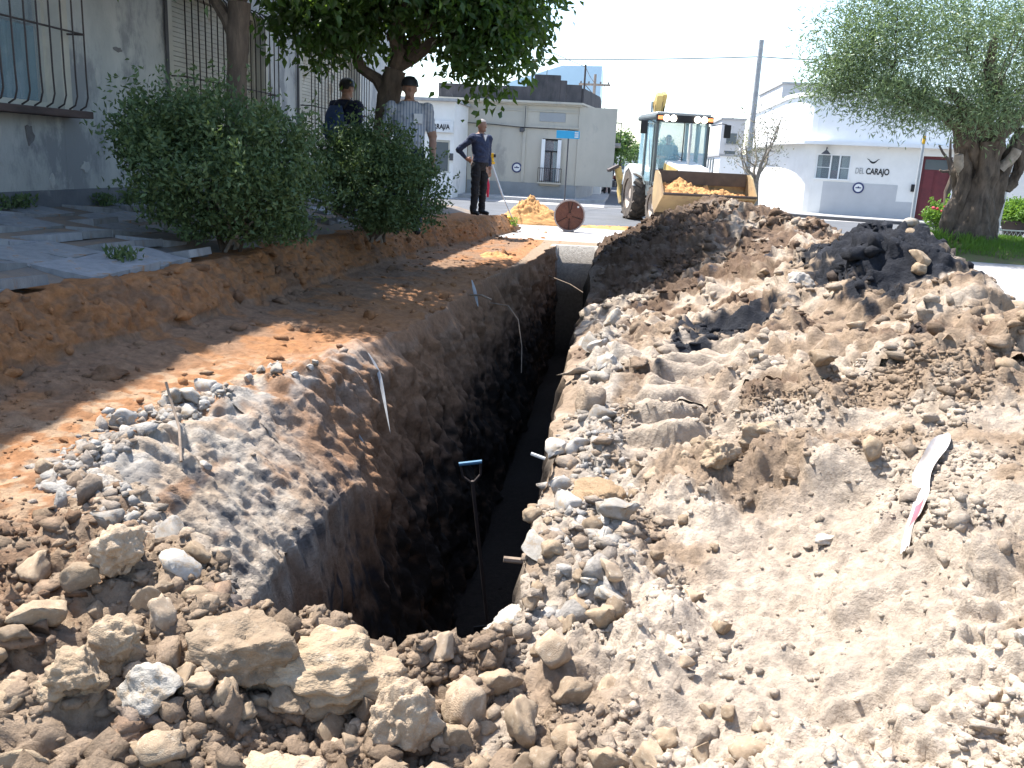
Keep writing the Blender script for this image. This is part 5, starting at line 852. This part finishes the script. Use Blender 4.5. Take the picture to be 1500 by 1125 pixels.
for s in (-1, 1):
    mr = MB().tube([(s * .78, -.42, 2.62), (s * 1.0, -.6, 2.68), (s * 1.12, -.62, 2.66)], .012, 6).build('mirror_arm', M['black'], bk, True); MB().box((s * 1.14 - .09, -.65, 2.32), (s * 1.14 + .09, -.6, 2.66)).build('mirror', M['black'], bk, bevel=.015)
    MB().prism([(.35, .95), (.55, 1.35), (1.0, 1.55), (1.45, 1.42), (1.68, .95), (1.55, .95), (1.35, 1.3), (1.0, 1.42), (.62, 1.25), (.45, .95)], min(s * .56, s * 1.04), max(s * .56, s * 1.04), 'x').build('fender', M['mwhite'], bk, True, bevel=.015)
    MB().prism([(.3, .95), (.35, 1.1), (-.5, 1.1), (-.5, .7), (.2, .7)], min(s * .45, s * .72), max(s * .45, s * .72), 'x').build('step_box', M['mgrey'], bk, bevel=.02)
    la = MB(); la.prism([(.15, 1.38), (.2, 1.22), (-.9, 1.1), (-1.6, .98), (-2.15, .72), (-2.2, .86), (-1.7, 1.18), (-.9, 1.3)], min(s * .46, s * .60), max(s * .46, s * .60), 'x'); la.build('loader_arm', M['yellow'], bk, bevel=.015)
    MB().tube([(s * .53, -.2, .75), (s * .53, -1.35, 1.02)], .05, 8).build('lift_cylinder', M['yellow'], bk, True); MB().tube([(s * .53, -1.2, 1.2), (s * .53, -2.0, 1.25)], .035, 8).build('tilt_cylinder', M['chrome'], bk, True)
# bucket: hollow shell open to the front
prof = [(-2.22, 1.42), (-2.14, 1.0), (-2.18, .6), (-2.38, .40), (-3.0, .84)]; inner = [(-2.99, .88), (-2.39, .445), (-2.215, .64), (-2.175, 1.0), (-2.255, 1.42)]
MB().prism(prof + inner, -1.16, 1.16, 'x').build('bucket', M['bucket'], bk, bevel=.006)
for s in (-1, 1): MB().prism([(-2.2, 1.40), (-2.12, 1.0), (-2.16, .58), (-2.38, .38), (-3.02, .83), (-2.98, .9), (-2.6, 1.32), (-2.42, 1.40)], min(s * 1.162, s * 1.195), max(s * 1.162, s * 1.195), 'x').build('bucket_side', M['bucket'], bk)
MB().box((-1.18, -3.06, .85), (1.18, -2.96, .88), (-.6, 0, 0)).build('cutting_edge', M['steel'], bk); MB().box((-1.14, -2.30, 1.1), (1.14, -2.27, 1.42), (.08, 0, 0)).build('bucket_back_plate', M['steel'], bk)
# digging arm folded behind
MB().prism([(1.9, .9), (2.3, .9), (2.2, 2.4), (1.95, 3.3), (1.7, 3.55), (1.55, 3.45), (1.85, 2.4)], -.22, -.04, 'x').build('boom', M['yellow'], bk, bevel=.02); MB().prism([(1.62, 3.5), (1.85, 3.6), (2.5, 2.4), (2.6, 1.3), (2.4, 1.3), (2.2, 2.3)], -.02, .10, 'x').build('dipper_arm', M['yellow'], bk, bevel=.02)
MB().tube([(-.3, 1.7, 2.0), (-.3, 1.75, 3.3)], .055, 8).build('boom_cylinder', M['chrome'], bk, True); MB().tube([(-.05, 1.8, 2.7), (-.02, 1.7, 3.3), (.06, 1.75, 3.35), (.08, 1.85, 2.9)], .02, 6).build('hydraulic_hose', M['black'], bk, True)
MB().prism([(2.2, .9), (2.9, 1.2), (2.95, .7), (2.6, .35), (2.2, .45)], -.85, -.15, 'x').build('digging_bucket', M['yellow'], bk, bevel=.02)
for s in (-1, 1): sb = MB().box((s * 1.02 - .09, 1.75, .5), (s * 1.02 + .09, 1.95, 1.45), (0, s * .28, 0)).build('stabiliser_leg', M['yellow'], bk, bevel=.02); MB().box((s * 1.24 - .2, 1.7, 1.35), (s * 1.24 + .12, 2.0, 1.43), (0, s * .5, 0)).build('stabiliser_foot', M['steel'], sb)
# earth in the bucket
gx = np.linspace(-1.13, 1.13, 120); gy = np.linspace(-2.97, -2.27, 46); GX, GY = np.meshgrid(gx, gy); base = np.interp(GY, [-3.04, -2.8, -2.27], [.80, .90, .98]) + .18 * np.exp(-((GX + .6) / .4) ** 2) * np.interp(GY, [-3.04, -2.5], [0, 1]) - .10 * sstep(.2, 1.1, GX)
P = np.stack([GX.ravel(), GY.ravel(), base.ravel()], 1); P[:, 2] += .12 * np.abs(fbm(P * 4, 5, 5)) + .02 * fbm(P * 25, 6, 2); P[:, 2] = np.maximum(P[:, 2], .6)
le = mesh_np('load', P, grid_faces(46, list(range(120)), 0, 120), M['sand'], True); lo = link('earth_load', le); lo.location = bk.location; lo.rotation_euler = bk.rotation_euler; tag(lo, 'orange sandy earth filling the loader bucket', 'earth load')
# driver
sit = [((.1, 0, .93), (.13, -.42, .95), (.13, -.48, .52), (.14, -.6, .47)), ((-.1, 0, .93), (-.13, -.42, .95), (-.13, -.48, .52), (-.14, -.6, .47))]
dv, _ = person('person', 'driver in a teal shirt sitting in the cab of the backhoe', (0, 0, 0), 0, [((.2, 0, 1.43), (.27, -.12, 1.17), (.16, -.38, 1.2), (-.2, -1, .1)), ((-.2, 0, 1.43), (-.27, -.1, 1.17), (-.2, -.36, 1.18), (.2, -1, .1))], sit, 'tealshirt', 'darkblue', .45, hair='dark', face=R(-10), vox=.016)
mw = Matrix.Translation(bk.location) @ Matrix.Rotation(bk.rotation_euler.z, 4, 'Z'); dv.location = mw @ Vector((-.12, .45, .58)); dv.rotation_euler = (0, 0, R(14))
# ================================================================ SMALL THINGS
def pile(name, label, cx, cy, rx, ry, h, z0, m, seed, cat='sand heap', rough=.05, peaks=()):
    n, k = 90, 34; V = []; 
    t = np.linspace(0, 2 * math.pi, n, endpoint=False); u = np.linspace(0, 1, k); U, T = np.meshgrid(u, t); rr_ = 1 + .14 * np.sin(T * 3 + seed) + .08 * np.sin(T * 7)
    X = cx + U * rr_ * rx * np.cos(T); Y = cy + U * rr_ * ry * np.sin(T); Z = h * (1 - U ** 1.3) 
    for (px, py, ph, pr) in peaks: Z += ph * np.exp(-(((X - px) / pr) ** 2 + ((Y - py) / pr) ** 2)) * (1 - U)
    P = np.stack([X.ravel(), Y.ravel(), Z.ravel()], 1); P[:, 2] += rough * (1 - U.ravel() ** 4) * (1.5 * np.abs(fbm(P * 5, seed, 4)) + .4 * fbm(P * 22, seed + 4, 2)); P[:, 2] += z0 - .02 * (U.ravel() > .98)
    F = [(i * k + j, i * k + j + 1, ((i + 1) % n) * k + j + 1, ((i + 1) % n) * k + j) for i in range(n) for j in range(k - 1)]
    return tag(link(name, mesh_np(name, P, np.array(F), m, True)), label, cat)
pile('sand_heap', 'orange sand heap on the road behind the surveying tripod', -1.95, 21.9, .95, .7, .42, 0, M['sand'], 3, peaks=((-2.2, 21.9, .2, .35),), rough=.10)
pile('sand_spill', 'thin streak of orange sand spilled across the road by the wheel', .1, 21.6, 1.15, .3, .05, 0, M['sand'], 5, rough=.035)
pile('sand_spill', 'small patch of orange sand on the strip left of the trench', -1.75, 13.2, .28, .35, .05, ground_z(-1.75, 13.2) - .01, M['sand'], 8, rough=.03)
# cast iron cover standing on edge
dc = thing('iron_cover', 'round rusty iron cover standing upright at the far end of the trench', 'manhole cover', (-.98, 19.9, 0), R(4))
MB().lathe([(.001, -.03), (.31, -.03), (.345, -.025), (.345, .03), (.001, .03)], 40, (0, 0, .345), 'y').build('plate', M['rust'], dc, True); MB().lathe([(.315, -.045), (.345, -.045), (.345, -.026), (.315, -.026), (.315, -.045)], 40, (0, 0, .345), 'y').build('rim', mat('worn_rim', (.42, .36, .33), (.3, .24, .22), 6, .6), dc, True)
MB().lathe([(.001, -.055), (.05, -.05), (.06, -.031)], 16, (0, 0, .345), 'y').build('hub', M['rust'], dc, True)
for a in (1.45, 1.75, -.55, -1.57, -2.9): MB().box((-.008, -.04, .35), (.008, -.031, .64), (0, a - 1.57, 0), (0, -.035, .345)).build('rib', mat('dark_groove', (.045, .025, .02), None, 5, .8), dc)
MB().box((.16, -.034, .52), (.2, -.0315, .56)).build('sticker', M['paper'], dc)
MB().box((-.12, .04, -.02), (.12, .12, .2)).build('prop_block', M['concrete'], dc)
# surveying level on a tripod
tp = thing('survey_tripod', 'surveying level on a white tripod beside the man in the navy jumper', 'tripod', (-2.72, 19.6, .06))
for (x, y) in ((.5, .1), (-.25, .38), (-.28, -.35)): l = MB().tube([(0, 0, 1.32), (x * .55, y * .55, .62)], .022, 8).tube([(x * .5, y * .5, .68), (x, y, .16 if x > 0 else .22)], .014, 8).build('leg', M['alu'], tp, True)
MB().lathe([(0, 1.3), (.07, 1.3), (.08, 1.34), (.05, 1.36), (0, 1.36)], 16).build('head_plate', M['caseyellow'], tp, True); MB().lathe([(0, 1.362), (.05, 1.362), (.05, 1.42), (.035, 1.44), (0, 1.44)], 14).build('level_base', M['caseyellow'], tp, True); MB().tube([(-.09, -.02, 1.48), (.08, .02, 1.48)], [.035, .042], 12).build('telescope', M['black'], tp, True); MB().box((-.04, -.04, 1.44), (.04, .04, 1.53)).build('level_body', M['caseyellow'], tp, bevel=.01)
MB().tube([(-.1, -.1, 1.1), (-.04, -.2, .85), (-.02, -.22, .6)], [.03, .05, .02], 8).build('red_strap', M['redcloth'], tp, True)
cs = thing('instrument_case', 'small yellow instrument case on the ground beneath the tripod', 'case', (-2.42, 19.75, .3), .1); MB().box((-.18, -.1, 0), (.18, .1, .22)).build('shell', M['caseyellow'], cs, bevel=.02); MB().tube([(-.06, 0, .22), (-.05, 0, .26), (.05, 0, .26), (.06, 0, .22)], .01, 6).build('handle', M['black'], cs)
cs.location.z = max(ground_z(-2.42, 19.75), 0.02)
# street name sign, lamp posts, poles and wires
sn = thing('street_sign', 'turquoise blue street name plate on a thin dark post by the corner', 'street sign', (-1.86, 33.3, 0)); MB().tube([(0, 0, -.05), (0, 0, 2.66)], .028, 8).build('post', M['darkgrey'], sn, True); pl = MB().box((-.44, -.05, 2.33), (.40, -.03, 2.60)).build('plate', M['blue'], sn, bevel=.004)
for i in range(3): MB().box((.22, -.056, 2.37 + i * .075), (.36, -.051, 2.42 + i * .075)).build('print_line', M['paper'], pl)
def lamp(label, x, y, z, h, top=True, lean=0):
    t = thing('lamp_post', label, 'pole', (x, y, z)); MB().tube([(0, 0, -.05), (lean * .5, 0, h * .5), (lean, 0, h)], [.055, .05, .04], 10).build('pole', M['galv'], t, True); return t
l1 = lamp('pale steel post with a yellow band standing on the pavement before the white bar', 9.72, 31.0, .1, 3.1); MB().lathe([(.05, 2.55), (.052, 2.8), (.001, 2.8)], 10).build('yellow_band', M['caseyellow'], l1, True); MB().ball((0, 0, .05), (.28, .22, .16), 12, 8).build('base_mound', M['concrete'], l1, True)
l2 = lamp('slender leaning post behind the big tree trunk', 9.62, 24, .1, 3.6, lean=.12)
def upole(label, x, y, h, r_=.1, arms=1, m='wood'):
    t = thing('utility_pole', label, 'pole', (x, y, 0)); MB().tube([(0, 0, -.1), (0, 0, h)], [r_, r_ * .7], 9).build('pole', M[m], t, True)
    if arms:
        ca = MB().box((-.8, -.05, h - .55), (.8, .05, h - .45)).build('crossarm', M['wood'], t)
        for x_ in (-.7, -.3, .3, .7): MB().lathe([(.03, h - .45), (.045, h - .4), (.03, h - .35), (0, h - .33)], 8, (x_, 0, 0)).build('insulator', M['darkgrey'], ca)
        MB().tube([(-.5, 0, h - .5), (0, 0, h - 1.0)], .02, 5).build('brace', M['iron'], t)
    return t
upole('utility pole with a crossarm behind the beige corner building', -1.5, 47.5, 5.9); upole('thin dark pole rising beside the beige building corner', -1.75, 41.2, 5.7, .06, 0, 'iron'); upole('tall concrete utility pole behind the loader bucket', 4.86, 35.4, 6.2, .13, 0, 'kerb'); upole('distant pole beyond the balcony', -.6, 70, 5.6, .1, 0); upole('thin distant pole right of the cab', 3.7, 50, 3.9, .05, 0, 'galv')
def cable(label, pts, r_=.015, sag=.0):
    P = []
    for a, b in zip(pts[:-1], pts[1:]):
        a, b = Vector(a), Vector(b)
        for i in range(13): t = i / 12; p = a.lerp(b, t); p.z -= sag * 4 * t * (1 - t); P.append(p)
    return tag(MB().tube(P, r_, 5).build('overhead_cable', M['wire'], None, True), label, 'cable')
cable('overhead cable stretched across the crossing above the backhoe', [(-9, 36.5, 5.25), (4.86, 35.4, 5.62), (12, 35, 5.8)], .018, .12); cable('overhead cable running along the street to the crossarm pole', [(-5.0, 20.5, 5.2), (-1.75, 41.2, 5.6), (-1.5, 47.5, 5.5)], .014, .08); cable('slack cable hanging from the crossarm pole to the balcony house', [(-1.0, 47.4, 5.4), (-.9, 52, 4.2)], .014, .4)
# parked motorcycles in the side of the street
def motorcycle(label, x, y, rz):
    t = thing('motorcycle', label, 'motorcycle', (x, y, .12), rz, 'motorcycles by the balcony house')
    for yy in (-.65, .65): w_ = MB().lathe([(.22, -.05), (.29, -.05), (.31, 0), (.29, .05), (.22, .05), (.22, -.05)], 20, (0, yy, .31), 'x').build('wheel', M['black'], t, True); MB().lathe([(.215, -.01), (.215, .01), (.0, .02), (0, -.02)], 12, (0, yy, .31), 'x').build('rim', M['galv'], w_, True)
    MB().tube([(0, .65, .31), (0, .2, .5), (0, -.4, .75)], .04, 6).build('frame', M['darkgrey'], t); MB().tube([(0, -.65, .31), (0, -.42, .95)], .03, 6).build('fork', M['galv'], t); MB().tube([(-.32, -.3, 1.02), (0, -.42, .98), (.32, -.3, 1.02)], .016, 6).build('handlebar', M['black'], t); MB().ball((0, -.15, .78), (.12, .24, .11), 12, 8).build('tank', M['red'], t, True); MB().box((-.12, .08, .72), (.12, .7, .82)).build('seat', M['black'], t, bevel=.03); MB().box((-.14, -.15, .3), (.14, .2, .6)).build('engine', M['darkgrey'], t, bevel=.03); return t
for i in range(3): motorcycle('parked motorcycle with a dark red tank by the balcony house', -.2 + i * .1, 46.5 + i * 1.3, R(75 + i * 6))
# shovel standing in the trench, shaft and blade coloured dark for its shade
sh = thing('shovel', 'shovel with a blue D-shaped handle standing in the dark trench', 'shovel', (-.62, 5.6, FLOOR - .06)); sh.rotation_euler = (.10, -.14, .2); MB().tube([(0, 0, .35), (0, 0, 1.44)], .012, 8).build('shaft', M['terracotta'], sh, True); hb = MB().tube([(0, 0, 1.42), (-.058, 0, 1.48), (-.066, 0, 1.565)], .009, 6).tube([(0, 0, 1.42), (.058, 0, 1.48), (.066, 0, 1.565)], .009, 6).build('yoke', M['iron'], sh); MB().tube([(-.075, 0, 1.57), (.075, 0, 1.57)], .014, 8).build('grip', M['bluepaint'], sh, True); MB().prism([(-.10, .32), (.10, .32), (.10, .12), (0, -.02), (-.10, .12)], -.01, .0, 'y').build('blade', M['black'], sh)
# pipe stubs, roots, torn plastic and wires out of the trench sides
def stick(name, label, cat, pts, r_, m): return tag(MB().tube(pts, r_, 7).build(name, M[m], None, True), label, cat)
stick('pipe_stub', 'short pale pipe stub sticking out of the right trench wall above the rubble', 'pipe', [(-.14, 2.95, .05), (-.30, 2.93, .06)], .012, 'root'); stick('pipe_stub', 'thin white rod sticking out beside the blue shovel handle', 'pipe', [(-.16, 3.9, .1), (-.30, 3.96, .12)], .009, 'plastic')
stick('wire_stalk', 'thin bent dry stalk standing on the lit lip of the trench', 'stalk', [(-1.72, 3.35, .16), (-1.80, 3.5, .26), (-1.90, 3.62, .36), (-1.92, 3.63, .42)], .006, 'root')
stick('hanging_wire', 'thin pale wire hanging in a curve off the left trench wall', 'wire', [(-1.2, 9.0, .02), (-1.0, 8.9, .02), (-.88, 8.8, -.1), (-.82, 8.7, -.35), (-.8, 8.6, -.6)], .005, 'root'); stick('hanging_wire', 'thin wire crossing the dark far end of the trench', 'wire', [(-.98, 14.2, -.3), (-.6, 13.9, -.38), (-.3, 13.6, -.5)], .007, 'root')
def strip(name, label, cat, pts, w_, m, tw=.4):
    v = []; r = random.Random(len(label))
    for i, p in enumerate(pts):
        a = tw * i + r.uniform(-.3, .3); d = Vector((math.cos(a) * w_, math.sin(a) * w_ * .3, math.sin(a) * w_ * .6 + r.uniform(-.01, .01))) * (1 if 0 < i < len(pts) - 1 else .3); v += [Vector(p) - d, Vector(p) + d]
    o = MB().add(v, [(2 * i, 2 * i + 2, 2 * i + 3, 2 * i + 1) for i in range(len(pts) - 1)]).build(name, m if not isinstance(m, str) else M[m], None, True); so2 = o.modifiers.new('t', 'SOLIDIFY'); so2.thickness = .003; sb_ = o.modifiers.new('s', 'SUBSURF'); sb_.levels = 1; sb_.render_levels = 2; return tag(o, label, cat)
def wx(Y, dz): return None
strip('torn_plastic', 'long torn strip of white plastic hanging down the left trench wall', 'plastic scrap', [(-1.55, 5.6, .18), (-1.46, 5.55, .08), (-1.42, 5.5, -.03), (-1.37, 5.42, -.16), (-1.31, 5.32, -.3)], .014, 'plastic'); strip('torn_plastic', 'thin torn strip of plastic beside the longer one on the trench wall', 'plastic scrap', [(-1.60, 5.0, .02), (-1.52, 5.0, -.08), (-1.44, 4.98, -.18), (-1.38, 4.95, -.24)], .014, 'plastic')
strip('torn_plastic', 'crumpled pale scrap with roots poking out of the upper trench wall', 'plastic scrap', [(-1.42, 9.1, .24), (-1.38, 9.05, .15), (-1.35, 9.0, .07), (-1.32, 9.0, -.04)], .02, 'plastic'); stick('root', 'short pale root beside the crumpled plastic scrap', 'root', [(-1.42, 9.05, .08), (-1.28, 8.95, .1), (-1.18, 8.95, .06)], .010, 'root')
TP = [(1.24, 3.22), (1.20, 3.14), (1.16, 3.06), (1.11, 2.99), (1.07, 2.91), (1.05, 2.82), (1.02, 2.74), (.985, 2.67), (.955, 2.60), (.92, 2.53), (.90, 2.47), (.875, 2.40)]
v = []; rt = random.Random(5); K_ = 5; WT = [.02, .04, .045, .045, .03, .022, .026, .024, .02, .014, .012, .008]
for (x, y), hw_ in zip(TP, WT):
    for j in range(K_): u = (j / (K_ - 1) - .5) * 2; xx, yy = x + u * hw_, y + u * hw_ * .3; v.append((xx, yy, ground_z(xx, yy) + .012 + rt.uniform(-.006, .016)))
tpo = MB().add(v, [(i * K_ + j, i * K_ + j + 1, (i + 1) * K_ + j + 1, (i + 1) * K_ + j) for i in range(len(TP) - 1) for j in range(K_ - 1)]).build('warning_tape', mat('dusty_tape', (.46, .43, .41), (.36, .31, .26), 14, .5), None, True); tpo.data.materials.append(mat('faded_red_print', (.42, .10, .13), (.34, .1, .11), 14, .5))
for f_ in tpo.data.polygons:
    if f_.index // (K_ - 1) in (6, 7) and f_.index % (K_ - 1) in (1, 2): f_.material_index = 1
so2 = tpo.modifiers.new('s', 'SUBSURF'); so2.levels = 1; so2.render_levels = 2; tag(tpo, 'dusty white warning tape with a red mark half buried in the spoil heap', 'tape')
# chain-link strip along the plot
fn = thing('mesh_fence', 'low wire mesh fence lying beyond the olive tree', 'fence', (8.6, 22.6, .18)); 
for i in range(2): MB().box((-.1, -.015, i * .25), (4, .015, i * .25 + .03)).build('rail', M['galv'], fn)
mm = MB()
for i in range(40): x = i * .1; mm.tube([(x, 0, .02), (x + .12, 0, .26)], .006, 4, False).tube([(x + .12, .008, .02), (x, .008, .26)], .006, 4, False)
tag(mm.build('wire_mesh', M['galv'], fn), kind='stuff')
